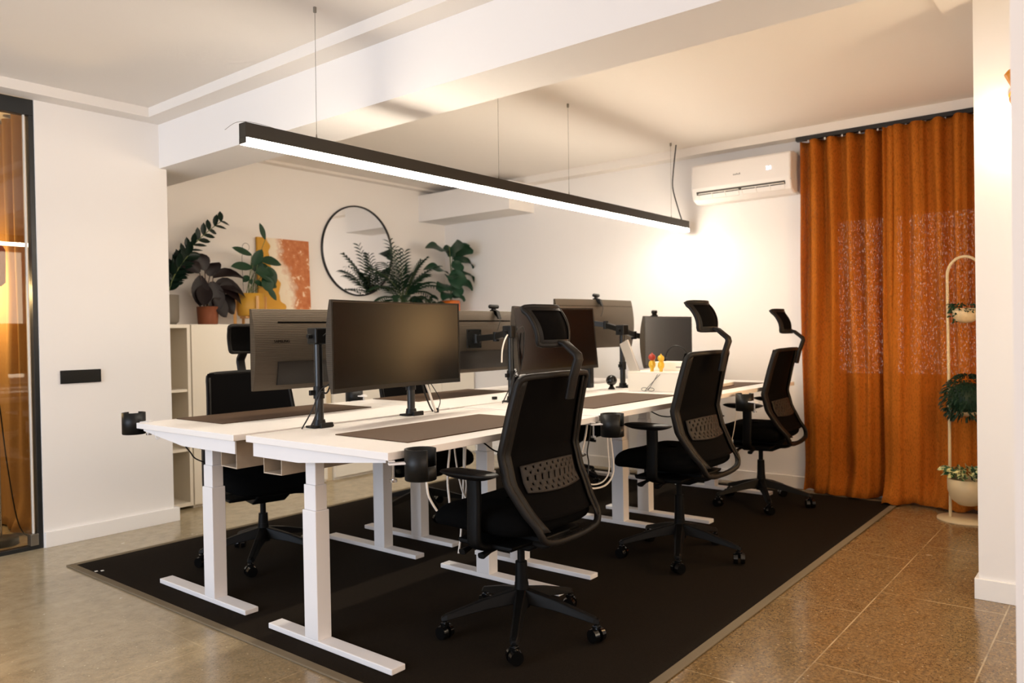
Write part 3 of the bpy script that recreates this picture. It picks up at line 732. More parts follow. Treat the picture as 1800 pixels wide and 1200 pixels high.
MB().cyl((1.52, 0, .080), (1.52, 0, .098), .005, .002, 8).cyl((1.52, 0, .098), (1.04, -.42, .27), .0008, n=5).build('stay_wire', M['wire'], pl) if False else None

# ------------------------------------------------------------------ air conditioner
ac = thing('air_conditioner', 'white wall mounted air conditioner left of the rust curtain', 'air conditioner', (5.49, 2.19, 2.06))
MB().prism([(.009, .0), (.009, .27), (-.12, .285), (-.195, .27), (-.205, .10), (-.18, .02), (-.12, -.005)], -.365, .365, 'y').build('body', M['acw'], ac, bevel=.012)
T = Matrix.Identity(4)
MB().prism([(-.197, .085), (-.198, .065), (-.170, .018), (-.150, .012), (-.150, .06)], -.325, .325, 'y').build('air_outlet', M['acdark'], ac)
v = MB()
for k in range(2):
    a0 = -.318+.325*k; v.tube([(-.199, a0, .060), (-.199, a0+.30, .060), (-.176, a0+.30, .020), (-.176, a0, .020)], .0035, 6, closed=True)
    for q in (.1, .2): v.cyl((-.199, a0+q, .060), (-.176, a0+q, .020), .003, n=6)
v.build('louver', M['whitepot'], ac)
mk = MB()
for i, hh in enumerate((.012, .008, .012, .008, .008)): mk.box(-.203, -.2015, -.010+.011*i, -.003+.011*i, .160, .160+hh)
mk.build('brand_mark', M['ink'], ac)
text_obj('display', '24', .036, M['led'], ac, Matrix.Translation((-.2055, -.215, .175)) @ Matrix.Rotation(-PI/2, 4, 'Z') @ Matrix.Rotation(PI/2, 4, 'X'))
MB().box(-.2, .0, -.3645, -.360, .082, .084).build('seam', M['ink'], ac)

# ------------------------------------------------------------------ cabinets
cb = thing('shelf_unit', 'open cream shelf unit beside the left wall end', 'shelf', (2.04, 4.90, 0))
s = MB().box(0, .62, 0, .36, 1.20, 1.224).box(.598, .62, 0, .36, .02, 1.20).box(0, .022, 0, .36, .02, 1.20).box(.022, .598, 0, .355, .02, .045)
s.build('carcass', M['cab'], cb, bevel=.001)
B('back_panel', M['cab_in'], .022, .598, .35, .36, .045, 1.20, cb)
for z in (.40, .795): B('shelf', M['cab'], .022, .598, .01, .35, z-.018, z, cb)
def cupboard(x0, x1, label, doors=1, group='cream cupboards along the mirror wall'):
    t = thing('storage_cabinet', label, 'cabinet', (x0, 4.90, 0), 0, group); W_ = x1-x0
    MB().box(0, W_, .02, .36, .0, 1.224).build('carcass', M['cab'], t, bevel=.001)
    for k in range(doors):
        a = W_/doors*k; B('door', M['cab'], a+.002, a+W_/doors-.002, 0, .0185, .02, 1.222, t, bevel=.0015)
    return t
cupboard(2.667, 3.30, 'cream cupboard beside the open shelf unit')
cupboard(3.302, 3.76, 'cream cupboard behind the leftmost rear view monitor')
cupboard(3.83, 4.60, 'cream cupboard below the round mirror', 1)
cupboard(4.602, 5.48, 'cream cupboard in the corner below the large leafed plant', 2)
B('cabinet_filler', M['cab_in'], 3.765, 3.825, 4.93, 5.2, 0, 1.20)
tag(bpy.data.objects['cabinet_filler'], 'narrow tan gap panel between two cream cupboards', 'panel')

# ------------------------------------------------------------------ mirror, artwork, switch plate
mi = thing('round_mirror', 'large round mirror with thin black frame above the cupboards', 'mirror', (4.405, YM-.004, 1.862))
rad = .383
MB().lathe([(rad-.004, -.016), (rad+.008, -.016), (rad+.008, .002), (rad-.004, .002), (rad-.004, -.016)], n=64).build('frame', M['blackmetal'], mi, xf=Matrix.Rotation(PI/2, 4, 'X') @ Matrix.Scale(-1, 4, (0, 0, 1)) @ Matrix.Translation((0, 0, -.0)) )
MB().lathe([(.001, 0), (rad-.003, 0)], n=64).build('mirror_glass', M['mirror'], mi, xf=Matrix.Translation((0, -.008, 0)) @ Matrix.Rotation(PI/2, 4, 'X'))
for o in mi.children:
    if o.name.startswith('frame'): o.location.y = 0.0

def art_mat():
    m = mat('painted_coast', '#C87A4A', .7, bump=.3, bscale=60); nt = m.node_tree; b = nt.nodes['Principled BSDF']; L = nt.links.new
    tc = nt.nodes['Texture Coordinate']; sp = nt.nodes.new('ShaderNodeSeparateXYZ'); L(tc.outputs['Object'], sp.inputs[0])
    n = nt.nodes.new('ShaderNodeTexNoise'); n.inputs['Scale'].default_value = 5; n.inputs['Detail'].default_value = 2; L(tc.outputs['Object'], n.inputs['Vector'])
    n2 = nt.nodes.new('ShaderNodeTexNoise'); n2.inputs['Scale'].default_value = 24; n2.inputs['Detail'].default_value = 8; L(tc.outputs['Object'], n2.inputs['Vector'])
    def math_(op, a, b_):
        x = nt.nodes.new('ShaderNodeMath'); x.operation = op
        for i, v in enumerate((a, b_)):
            if isinstance(v, (int, float)): x.inputs[i].default_value = v
            else: L(v, x.inputs[i])
        return x.outputs[0]
    # diagonal coordinate: x + .42*z, wobbled
    s_ = math_('ADD', sp.outputs[0], math_('MULTIPLY', sp.outputs[2], .24))
    s_ = math_('ADD', s_, math_('MULTIPLY', math_('SUBTRACT', n.outputs['Fac'], .5), .22))
    s2 = math_('ADD', s_, math_('MULTIPLY', math_('SUBTRACT', n2.outputs['Fac'], .5), .16))
    def ramp(src, stops, interp='LINEAR'):
        r = nt.nodes.new('ShaderNodeValToRGB'); r.color_ramp.interpolation = interp; e = r.color_ramp.elements
        while len(e) < len(stops): e.new(.5)
        for i, (p, c) in enumerate(stops): e[i].position = p; e[i].color = c if isinstance(c, tuple) else hexc(c)
        L(src, r.inputs[0]); return r.outputs[0]
    k = .6
    base = ramp(math_('MULTIPLY', math_('ADD', s_, .1), 1.4), [(.0, '#C9942E'), (.49, '#D09A30'), (.495, '#EBDCC2'), (.56, '#EFE2CC')], 'LINEAR')
    wash = ramp(math_('MULTIPLY', math_('ADD', s2, .1), 1.4), [(.58, (0, 0, 0, 1)), (.70, (1, 1, 1, 1))])
    rust = ramp(n2.outputs['Fac'], [(.35, '#B9683A'), (.60, '#C97F4E'), (.66, '#EBCDB0')])
    x = nt.nodes.new('ShaderNodeMix'); x.data_type = 'RGBA'; L(wash, x.inputs[0]); L(base, x.inputs[6]); L(rust, x.inputs[7]); L(x.outputs[2], b.inputs['Base Color'])
    return m
ar = thing('canvas_painting', 'abstract ochre white and rust canvas leaning on the wall', 'painting', (3.40, 5.245, 1.2245))
ar.rotation_euler = (R(-1.5), 0, 0)
B('canvas', art_mat(), 0, .475, -.022, 0, 0, .675, ar, bevel=.002)
sw = thing('switch_plate', 'black rectangular switch plate on the left wall', 'switch', (1.765, YL-.010, .890))
B('plate', M['black'], 0, .216, 0, .0095, 0, .074, sw, bevel=.002)
MB().box(.006, .210, -.001, .001, .006, .068).build('rocker', M['blackmetal'], sw, bevel=.001)

# ------------------------------------------------------------------ wall lamp
sn = thing('wall_sconce', 'mustard yellow double cone wall lamp at the right edge', 'lamp', (3.60, .362, 1.97))
MB().lathe([(.001, .150), (.030, .150), (.042, .135), (.040, .128), (.014, .072), (.013, .064), (.024, .048), (.027, .040), (.026, .030), (.018, .014)], n=32).build('shade', M['sconce'], sn)
MB().sphere((0, 0, .006), .020, 16).build('bulb', M['bulb'], sn)
MB().cyl((.01, 0, .068), (.079, 0, .068), .008, n=12).cyl((.070, 0, .068), (.0795, 0, .068), .035, n=24).build('wall_mount', M['sconce'], sn)
point('sconce_light', (3.60, .362, 1.93), 4.0, (1, .78, .50), .02)

al = thing('unseen_glow_panel', 'amber glow panel added out of view, reflected in the nearest dark screen', 'lamp', (4.29, YR+.001, 1.12))  # added panel, hidden from the camera, gives the nearest screen its orange glow
B('backplate', M['sconce'], -.12, .12, 0, .012, -.27, .27, al, bevel=.002)
B('glow_panel', mat('amber_panel', '#E8A050', .6, emit=(1, .60, .25), estr=26), -.10, .10, .0125, .040, -.26, .26, al, bevel=.004)
# ------------------------------------------------------------------ plants
def leaf(mb, p, d, L_, W_, droop=.4, fold=.15, n=6, shape='oval', roll=0, wav=0, face=(-.25, -.75, .62)):
    """leaf grid starting at p along direction d"""
    d = Vector(d).normalized(); up = Vector(face); side = d.cross(up)
    if side.length < .05: side = Vector((1, 0, 0))
    side.normalize(); side = Matrix.Rotation(roll, 3, d) @ side
    pos = Vector(p); dirn = d.copy(); pts = []
    for i in range(n+1):
        t = i/n
        if shape == 'oval': wv = math.sin(PI*min(1, t*.96+.04))**.75
        elif shape == 'heart': wv = (math.sin(PI*min(1, t*.85+.15))**.6)
        elif shape == 'fiddle': wv = (.55+.45*math.sin(PI*(t-.1)))*math.sin(PI*min(1, t*.93+.07))**.5
        else: wv = math.sin(PI*min(1, t*.9+.1))
        nrm = side.cross(dirn).normalized()
        o = nrm*wav*math.sin(t*9)
        hw = W_/2*wv
        pts.append([pos-side*hw+nrm*(fold*hw)+o, pos-side*hw*.5+nrm*fold*hw*.3, pos+Vector((0, 0, 0)), pos+side*hw*.5+nrm*fold*hw*.3, pos+side*hw+nrm*(fold*hw)-o])
        pos = pos+dirn*(L_/n); dirn = (dirn+Vector((0, 0, -droop/n))).normalized()
    v = [q for r_ in pts for q in r_]; f = [(i*5+j, i*5+j+1, (i+1)*5+j+1, (i+1)*5+j) for i in range(n) for j in range(4)]
    mb.add(v, f, True)
    return pos
def pot(t, r0, r1, h, m, soil=True):
    MB().lathe([(.001, 0), (r0*.94, 0), (r0, .006), (r1, h), (r1-.006, h), (r1-.010, h-.02), (.001, h-.02)], n=32).build('pot', m, t)
    if soil: MB().lathe([(.001, h-.015), (r1-.008, h-.015)], n=24).build('soil', M['soil'], t)
CT = 1.2245
def plant(x, y, label, cat='plant', z=CT): return thing('potted_plant', label, cat, (x, y, z), 0, None)
rnd = random.Random(11)
# 1 zz plant, grey pot, partly behind the wall end
t = plant(2.585, 5.08, 'tall zz plant in a grey pot at the end of the left wall')
MB().lathe([(.001, 0), (.065, 0), (.085, .02), (.088, .05), (.088, .20), (.082, .20), (.080, .18), (.001, .18)], n=32).build('pot', M['greypot'], t)
MB().lathe([(.001, .185), (.080, .185)], n=20).build('soil', M['soil'], t)
st = MB(); lf = MB()
for (ang, lean, H_) in ((.0, .62, .64), (-.7, .30, .36), (2.8, .35, .40), (1.9, .25, .46), (-2.2, .4, .34), (.5, .35, .30), (-.1, .15, .30)):
    dx, dy = math.cos(ang), math.sin(ang)*.4
    pts = [Vector((dx*(.02+lean*.72*(q**1.7)*.9), dy*(.02+lean*.5*q), .17+H_*q*(1-.12*q))) for q in [i/14 for i in range(15)]]
    st.tube(pts, [.006*(1-.6*i/14) for i in range(15)], 6)
    for i in range(3, 15):
        d = (pts[min(i+1, 14)]-pts[i-1]).normalized(); sd = d.cross(Vector((0, 1, 0))).normalized()
        for s_ in (-1, 1):
            leaf(lf, pts[i], d*.75+sd*s_*.8+Vector((0, rnd.uniform(-.5, .5), 0)), .095*(1-.15*abs(i-8)/8), .040, .05, .25, 4, roll=rnd.uniform(-.4, .4))
st.build('stems', M['stem'], t); lf.build('foliage', M['zz'], t)
# 2 burgundy leaves, terracotta
t = plant(2.880, 5.06, 'dark burgundy leafed plant in a terracotta pot')
pot(t, .066, .073, .125, M['terracotta'])
st = MB(); lf = MB()
# (start x, start height, direction x, z, length, width, droop)
for (lx, lz, tx, tz, L_, W_, dr) in ((-.06, .36, -.85, .9, .15, .10, .9), (-.02, .38, -.35, 1.0, .17, .13, 1.2), (.02, .34, .1, 1.0, .13, .11, 1.6), (.03, .33, .95, .55, .27, .085, 1.0), (-.05, .34, -.1, -1, .22, .12, .1), (.02, .30, .15, -1, .22, .13, .2),
    (.04, .27, .85, .25, .26, .12, 1.1), (.06, .25, .8, .05, .22, .13, 1.3), (.04, .22, .9, -.35, .20, .10, .8), (.02, .18, .7, -.7, .16, .11, .5), (-.02, .28, -.3, -.8, .17, .11, .3), (.09, .20, .8, -.6, .16, .12, .8)):
    b0 = Vector((rnd.uniform(-.03, .03), rnd.uniform(-.03, .03), .11)); tip = Vector((lx, rnd.uniform(-.06, .0), lz))
    st.tube([b0, b0.lerp(tip, .5), tip], .0035, 6)
    leaf(lf, tip, (tx, rnd.uniform(-.35, .1), tz), L_, W_, dr*1.5, .22, 7, face=(-.3, -.85, .4))
st.build('stems', M['darkstem'], t); lf.build('foliage', M['leafdark'], t)
# 3 yellow pot on wooden stand with round wire hoop
ws = thing('plant_stand', 'light wooden plant stand carrying a ribbed yellow pot', 'plant stand', (3.215, 5.06, CT), R(38))
for sx in (-1, 1):
    for sy in (-1, 1): B('leg', M['wood'], sx*.083-.009, sx*.083+.009, sy*.083-.009, sy*.083+.009, 0, .205, ws, bevel=.002)
MB().box(-.075, .075, -.008, .008, .045, .060).box(-.008, .008, -.075, .075, .0452, .0598).build('crossbar', M['wood'], ws, bevel=.001)
t = plant(3.215, 5.06, 'green prayer plant with a round wire hoop in the yellow pot', z=CT+.061)
MB().lathe([(.001, 0), (.080, 0), (.090, .010), (.0985, .06), (.100, .165), (.094, .165), (.092, .145), (.001, .145)], n=36).build('pot', M['yellowpot'], t)
MB().lathe([(.001, .150), (.092, .150)], n=20).build('soil', M['soil'], t)
st = MB(); lf = MB()
for (lx, lz, tx, tz, L_, W_, dr) in ((-.02, .435, -1, .25, .17, .06, .0), (-.01, .345, -1, .0, .20, .075, .1), (.0, .36, .5, .8, .14, .075, -.2), (.10, .56, -.45, .9, .13, .045, -.3), (.09, .40, 1, .12, .17, .085, .55), (.14, .36, .45, -.9, .15, .085, .2),
    (.02, .31, .75, -.05, .16, .12, .8), (.06, .33, .9, .15, .13, .11, .9), (.08, .28, .35, -.8, .13, .10, .4), (.10, .26, .9, -.2, .12, .10, .7), (.10, .20, .55, -.85, .12, .05, .1), (.04, .32, .2, .8, .10, .09, .4), (-.03, .28, -.6, -.5, .07, .05, .2), (-.02, .22, -.4, .4, .05, .045, .5), (.02, .24, .6, -.2, .07, .05, .5)):
    b0 = Vector((rnd.uniform(-.045, .045), rnd.uniform(-.03, .03), .14)); tip = Vector((lx, rnd.uniform(-.07, .0), lz*.97+.02))
    st.tube(smooth_pts([b0, b0.lerp(tip, .6)+Vector((-lx*.12, 0, .02)), tip], 3), .0022, 5)
    leaf(lf, tip, (tx, rnd.uniform(-.25, 0), tz), L_, W_, dr, .18, 7, face=(-.25, -.85, .45))
st.build('stems', M['stem'], t); lf.build('foliage', M['leafmid'], t)
wr = MB(); wr.tube([(-.045+.028*math.cos(a), -.03, .50+.028*math.sin(a)) for a in [2*PI*i/24 for i in range(24)]], .0015, 6, closed=True)
wr.tube(smooth_pts([(-.07, -.03, .14), (-.078, -.03, .36), (-.075, -.03, .44), (-.045, -.03, .47), (.0, -.03, .44), (.015, -.03, .36), (.01, -.03, .14)], 5), .0015, 6)
wr.build('wire_hoop', M['blackmetal'], t)
# 4 palm in a white pot
t = plant(4.735, 5.07, 'feathery green palm in a white pot in front of the mirror')
pot(t, .085, .098, .175, M['whitepot'])
st = MB(); lf = MB()
fr = [(-1.0, .60, .30, 1.3), (-.85, .66, .45, 1.0), (-.6, .72, .6, .6), (-.35, .74, .65, .5), (.0, .62, .6, .6), (.3, .62, .5, .9), (.7, .66, .5, 1.0), (1.0, .64, .38, 1.4), (.9, .55, .25, 1.6), (-.95, .45, .18, 1.8), (.5, .5, .35, 1.3), (-.5, .6, .4, 1.1), (.15, .55, .45, 1.1), (-.15, .62, .5, .9), (.65, .55, .4, 1.1), (-.7, .55, .4, 1.1), (1, .38, .1, 1.9), (-.8, .34, .05, 1.9),
      (.85, .5, .5, 1.2), (-.25, .45, .3, 1.4), (.4, .42, .25, 1.6), (-1, .5, .45, 1.3), (.1, .40, .2, 1.7), (-.45, .36, .12, 1.9), (.55, .34, .1, 1.9)]
for (lx, L_, up, dr) in fr:
    ly = rnd.uniform(-.55, .12); p = Vector((rnd.uniform(-.03, .03), rnd.uniform(-.03, .03), .15)); d = Vector((lx*.62, ly*.55, .55+up*1.5)).normalized()
    N = 16; pts = [p.copy()]; L_ *= .78
    for i in range(N): p = p+d*(L_/N); d = (d+Vector((lx*.02, 0, -dr*.072))).normalized(); pts.append(p.copy())
    for q in pts: q.y = min(q.y, .125)
    st.tube(pts, [.003*(1-.7*i/N) for i in range(N+1)], 5)
    for i in range(5, N+1):
        dd = (pts[i]-pts[i-1]).normalized(); sd = dd.cross(Vector((0, 0, 1)))
        sd = sd.normalized() if sd.length > .1 else Vector((1, 0, 0))
        for s_ in (-1, 1):
            e_ = leaf(lf, pts[i], dd*.8+sd*s_+Vector((0, 0, .1)), .125*(1-.4*abs(i-9)/8), .0145, .9, .1, 3)
lf.v = [(a, min(b, .165), c) for a, b, c in lf.v]
st.build('stems', M['stem'], t); lf.build('foliage', M['palm'], t)
# wire trellis loop seen by the palm
wt = thing('wire_trellis', 'thin rose coloured wire loop rising between palm and big leafed plant', 'plant support', (4.86, 5.12, CT))
MB().tube(smooth_pts([(-.02, 0, 0), (-.025, 0, .40), (0, 0, .475), (.025, 0, .40), (.02, 0, 0)], 6), .0016, 6).build('wire', mat('rose_wire', '#8A5A4C', .4, metal=.4), wt)
# 5 low dark plant
t = plant(5.0, 5.02, 'low dark green trailing plant between palm and orange pot')
pot(t, .06, .07, .11, M['greypot'])
lf = MB(); st = MB()
for i in range(34):
    a = rnd.uniform(0, 2*PI); r = rnd.uniform(.02, .13); z = .10+rnd.uniform(.02, .16)*(1-r*2)
    b0 = Vector((0, 0, .09)); tip = Vector((math.cos(a)*r, math.sin(a)*r*.8, z)); st.tube([b0, tip], .002, 4)
    leaf(lf, tip, (math.cos(a), math.sin(a)*.8, .3), rnd.uniform(.08, .14), .05, 1.4, .2, 5)
st.build('stems', M['stem'], t); lf.build('foliage', M['bush'], t)
# 6 fiddle leaf in an orange glazed pot
t = plant(5.255, 4.98, 'large leafed fig plant in a shiny orange pot in the corner')
MB().lathe([(.001, 0), (.075, 0), (.088, .01), (.095, .05), (.095, .20), (.088, .215), (.080, .215), (.078, .19), (.001, .19)], n=32).build('pot', M['orangeglaze'], t)
MB().lathe([(.001, .195), (.079, .195)], n=20).build('soil', M['soil'], t)
st = MB().tube([(0, 0, .18), (.01, -.01, .45), (0, 0, .72)], .006, 6).tube([(.02, 0, .18), (.03, .0, .45), (.04, 0, .62)], .004, 6)
lf = MB()
for (p, d, L_, W_, dr, rl) in (((-.01, 0, .66), (-1, -.1, .32), .33, .19, .6, .15), ((0, -.03, .62), (-.25, -.8, .85), .24, .23, .9, .0), ((.0, .0, .66), (.95, -.2, .50), .24, .16, .35, -.1), ((.05, 0, .60), (1, -.3, .22), .26, .19, 1.1, .1), ((.02, -.03, .62), (.4, -.75, .7), .20, .20, 1.0, .1),
    ((-.02, 0, .46), (-1, -.15, .42), .38, .15, .8, .1), ((.0, -.06, .50), (-.15, -.4, -.9), .20, .24, -.3, 0), ((.03, 0, .46), (1, -.3, .35), .34, .11, 1.3, .1), ((.06, 0, .42), (.9, -.35, -.25), .22, .22, .4, 0), ((-.02, -.02, .44), (-.6, -.8, .1), .18, .17, .8, 0),
    ((-.02, 0, .36), (-.95, -.4, -.10), .22, .20, .6, 0), ((0, 0, .28), (-.9, -.4, -.05), .20, .15, .7, 0), ((0, 0, .26), (.7, -.5, .1), .15, .12, 1.0, 0), ((0, .0, .62), (.3, .3, .6), .18, .15, .8, 0), ((.02, -.02, .58), (.35, -.5, -.7), .13, .18, .2, 0), ((.0, -.04, .38), (.1, -.5, -.8), .15, .17, .2, 0)):
    leaf(lf, p, d, L_*1.04, W_*.80, dr, .15, 12, 'fiddle', rl, .014, face=(-.40, -.55, .72))
lf.v = [(min(a, .235), min(b, .27), c) for a, b, c in lf.v]
st.build('stems', M['stem'], t); lf.build('foliage', M['fig'], t)

# arched plant stand by the curtain
ps = thing('arched_plant_stand', 'sand coloured arched metal plant stand before the curtain', 'plant stand', (5.13, .78, 0))
MB().lathe([(.001, 0), (.155, 0), (.155, .008), (.001, .008)], n=48, c=(0, .0, 0)).build('base', M['plantstand'], ps)
ax = [(0, .085, .008), (0, .085, .70), (0, .088, 1.30), (0, .088, 1.42)]
arch = [(0, .0+.088*math.cos(a), 1.42+.105*math.sin(a)) for a in [PI*i/14 for i in range(1, 15)]]
MB().tube([Vector(p) for p in ax]+[Vector(p) for p in arch]+[Vector((0, -.088, 1.25)), Vector((0, -.088, 1.2))], .0085, 10).build('pole', M['plantstand'], ps)
def bowl(z, r, h, name='hanging_bowl'):
    return MB().lathe([(.001, z), (r*.45, z+.004), (r*.82, z+h*.22), (r*.98, z+h*.55), (r, z+h), (r-.005, z+h), (r*.9, z+h*.55), (.001, z+h*.5)], c=(0, -.005, 0), n=32).build('bowl', M['plantstand'], ps)
bowl(1.14, .070, .085); bowl(.60, .075, .09); bowl(.085, .105, .155)
def pl2(z, label): return thing('trailing_plant', label, 'plant', (5.13, .775, z), 0, None)
t = pl2(1.205, 'small trailing plant in the top bowl of the arched stand')
lf = MB()
for i in range(120):
    a = rnd.uniform(0, 2*PI); r = .045+rnd.random()*.035; z = rnd.uniform(-.005, .045); 
    if a % 2.1 < .8 and r > .065: r += .012; z -= rnd.uniform(0, .07)
    leaf(lf, (math.cos(a)*r, math.sin(a)*r, z), (math.cos(a), math.sin(a), .2), .028, .017, 1.5, .2, 3, roll=rnd.uniform(-1, 1))
lf.build('foliage', M['ivy'], t)
t = pl2(.66, 'bushy dark fern like plant in the middle bowl of the arched stand')
lf = MB()
for i in range(900):
    a = rnd.uniform(0, 2*PI); ph = rnd.uniform(-.9, 1.4); r = .125*(.78+.3*rnd.random())
    p = Vector((math.cos(a)*math.cos(ph)*r*.95, math.sin(a)*math.cos(ph)*r*.95, .04+math.sin(ph)*.135))
    leaf(lf, p, (p.x, p.y, (p.z-.04)*.5-.03), .035, .009, 2.0, .1, 3, roll=rnd.uniform(-1, 1))
lf.sphere((0, 0, .04), .1, 12)
lf.build('foliage', M['bush'], t)
t = pl2(.225, 'variegated green and cream plant in the lowest bowl of the arched stand')
M['varieg'] = mat('variegated_leaf', '#3E6A3C', .45); nt = M['varieg'].node_tree
n_ = nt.nodes.new('ShaderNodeTexNoise'); n_.inputs['Scale'].default_value = 45; nt.links.new(nt.nodes['Texture Coordinate'].outputs['Object'], n_.inputs['Vector'])
r_ = nt.nodes.new('ShaderNodeValToRGB'); r_.color_ramp.elements[0].position = .48; r_.color_ramp.elements[0].color = hexc('#244E2C'); r_.color_ramp.elements[1].position = .56; r_.color_ramp.elements[1].color = hexc('#D8D69A')
nt.links.new(n_.outputs['Fac'], r_.inputs[0]); nt.links.new(r_.outputs[0], nt.nodes['Principled BSDF'].inputs['Base Color'])
lf = MB()
for i in range(70):
    a = rnd.uniform(0, 2*PI); r = rnd.uniform(.02, .10); tip = Vector((math.cos(a)*r, math.sin(a)*r, .02+rnd.random()*.05))
    leaf(lf, tip, (math.cos(a), math.sin(a), .7), rnd.uniform(.05, .075), .036, 1.6, .25, 5, roll=rnd.uniform(-.6, .6))
lf.build('foliage', M['varieg'], t)

# ------------------------------------------------------------------ cup holders
def holder(x, y, z, rz, label, r=.050, h=.098):
    t = thing('cup_holder', label, 'cup holder', (x, y, z), rz, 'black clamp on cup holders')
    c = MB(); n = 40
    c.lathe([(r-.002, .002), (r-.002, h)], n=36, a0=R(-20), a1=R(290)).lathe([(r-.002, .002), (r-.002, .045)], n=8, a0=R(290), a1=R(340))
    c.lathe([(.001, .002), (r-.002, .002)], n=n)
    c.build('cup', M['black'], t, solid=.004)
    MB().box(-r-.05, -r+.006, -.014, .014, .052, .058).box(-r-.05, -r-.03, -.014, .014, .062, .064).build('clamp', M['deskmetal'], t, bevel=.002)
    MB().cyl((-r-.035, 0, .0), (-r-.035, 0, .055), .005, n=10).cyl((-r-.035, 0, -.002), (-r-.035, 0, .006), .012, n=14).build('clamp_screw', M['chrome'], t)
    return t
holder(1.70, 1.752, .675, R(-37), 'black cup holder clamped to the nearest desk corner')
holder(2.838, 1.752, .680, R(-37), 'black cup holder clamped between the nearest and second chairs')
holder(1.655, 3.562, .700, R(110), 'black cup holder at the far left desk corner')
holder(2.93, 3.56, .725, R(90), 'black cup holder on the rear edge of the middle rear desk')
holder(4.24, 1.74, .665, R(60), 'black cup holder below the notebook on the farthest front desk')
sk = thing('power_socket', 'tiny black power socket cube on the middle rear desk', 'socket', (3.315, 2.812, DZ2+.0005))
B('body', M['black'], 0, .022, 0, .022, 0, .016, sk, bevel=.001)
# small hook under the left desk end
hk = thing('desk_hook', 'small white hook under the end of the leftmost desk', 'hook', (1.655, 3.36, .690))
MB().tube([(0, 0, .039), (0, 0, .012), (0, -.012, 0), (0, -.028, .006), (0, -.030, .016)], .0022, 6).build('wire', M['deskmetal'], hk)

# ------------------------------------------------------------------ cables
def cable(name, pts, r, m, label, group=None, k=6):
    o = MB().tube(smooth_pts(pts, k), r, 7).build(name, m); return tag(o, label, 'cable', group)
gA = 'white cables hanging under the nearest desk'
cable('hanging_cable', [(2.101, 2.0, 0.74), (2.083, 2.0, 0.636), (2.079, 2.0, 0.574), (2.086, 2.0, 0.509), (2.09, 2.0, 0.44)], .0045, M['cableW'], 'leftmost white cable hanging under the nearest desk behind the armrest', gA)
cable('hanging_cable', [(2.165, 2.05, 0.74), (2.183, 2.05, 0.617), (2.209, 2.05, 0.525), (2.228, 2.05, 0.488), (2.24, 2.05, 0.42)], .0035, M['cableW'], 'middle white cable hanging under the nearest desk behind the armrest', gA)
cable('hanging_cable', [(2.24, 2.05, 0.74), (2.228, 2.05, 0.588), (2.236, 2.05, 0.542), (2.228, 2.05, 0.49), (2.23, 2.05, 0.42)], .004, M['cableW'], 'white cable under the nearest desk closest to its armrest post', gA)
cable('charging_cable', [(1.885, 1.92, 0.74), (1.889, 1.92, 0.643), (1.891, 1.92, 0.613), (1.898, 1.92, 0.572), (1.917, 1.92, 0.539), (1.938, 1.92, 0.511)], .0042, M['cableW'], 'white cable curling out below the nearest cup holder')
cable('charging_cable', [(2.28, 2.1, 0.7), (2.27, 2.1, 0.5), (2.252, 2.1, 0.335), (2.237, 2.1, 0.261)], .004, M['cableW'], 'short white cable end hanging below the nearest chair seat')
cable('hanging_cable', [(2.12, 1.87, 0.74), (2.143, 1.87, 0.725), (2.2, 1.87, 0.691), (2.266, 1.87, 0.674), (2.32, 1.87, 0.669), (2.42, 1.87, 0.69), (2.47, 1.87, 0.74)], .003, M['cableB'], 'thin black cord sagging from the nearest desk to its chair back')
cable('hanging_cable', [(3.36, 1.86, .738), (3.48, 1.86, .70), (3.62, 1.86, .69), (3.78, 1.86, .725), (3.85, 1.86, .74)], .003, M['cableB'], 'thin black cord looping under the middle front desk')
cable('hanging_cable', [(1.735, 3.3, 0.72), (1.756, 3.3, 0.657), (1.781, 3.3, 0.621), (1.802, 3.3, 0.592), (1.85, 3.3, 0.565)], .003, M['cableB'], 'thin black cord hanging under the leftmost desk')
cable('extension_cable', [(2.9, 1.92, 0.735), (2.888, 1.92, 0.679), (2.848, 1.92, 0.583), (2.828, 1.92, 0.51), (2.854, 1.92, 0.456), (2.935, 1.92, 0.422), (3.046, 1.92, 0.42), (3.112, 1.92, 0.467), (3.105, 1.92, 0.575), (3.088, 1.92, 0.652), (3.08, 1.92, 0.735)], .0045, M['cableW'], 'looped white cable beside the second cup holder, outer loop')
cable('extension_cable', [(2.92, 1.93, 0.735), (2.9, 1.93, 0.66), (2.862, 1.93, 0.58), (2.845, 1.93, 0.51), (2.87, 1.93, 0.47), (2.945, 1.93, 0.437), (3.035, 1.93, 0.435), (3.09, 1.93, 0.475), (3.085, 1.93, 0.575), (3.07, 1.93, 0.735)], .0035, M['cableW'], 'looped white cable beside the second cup holder, inner loop')
cable('extension_cable', [(2.90, 1.90, .725), (2.87, 1.89, .66), (2.85, 1.89, .60), (2.86, 1.89, .55), (2.84, 1.885, .48)], .003, M['cableB'], 'black cord tied to the white cables beside the second cup holder')
gB = 'cables running down the monitor arm poles'
def polecables(px, py, z0, tag_, hts=1.13):
    cable('video_cable', [(px-.0, py-.035, hts), (px+.05, py-.045, hts+.03), (px+.06, py-.045, hts-.05), (px+.03, py-.040, hts-.18), (px-.02, py-.038, z0+.15), (px-.06, py-.03, z0+.07), (px-.10, py-.02, z0+.004)], .0028, M['cableB'], 'black cable strapped to '+tag_, gB)
    cable('video_cable', [(px+.07, py-.03, hts), (px+.05, py-.048, hts-.10), (px+.01, py-.045, hts-.22), (px-.025, py-.042, z0+.14), (px-.04, py-.035, z0+.06), (px-.06, py-.02, z0+.004)], .0035, M['cableB'], 'thicker black cable strapped to '+tag_, gB)
polecables(1.93, 2.563, DZ1, 'the nearest monitor pole')
polecables(3.16, 2.565, DZ1, 'the monitor pole beneath the webcam')
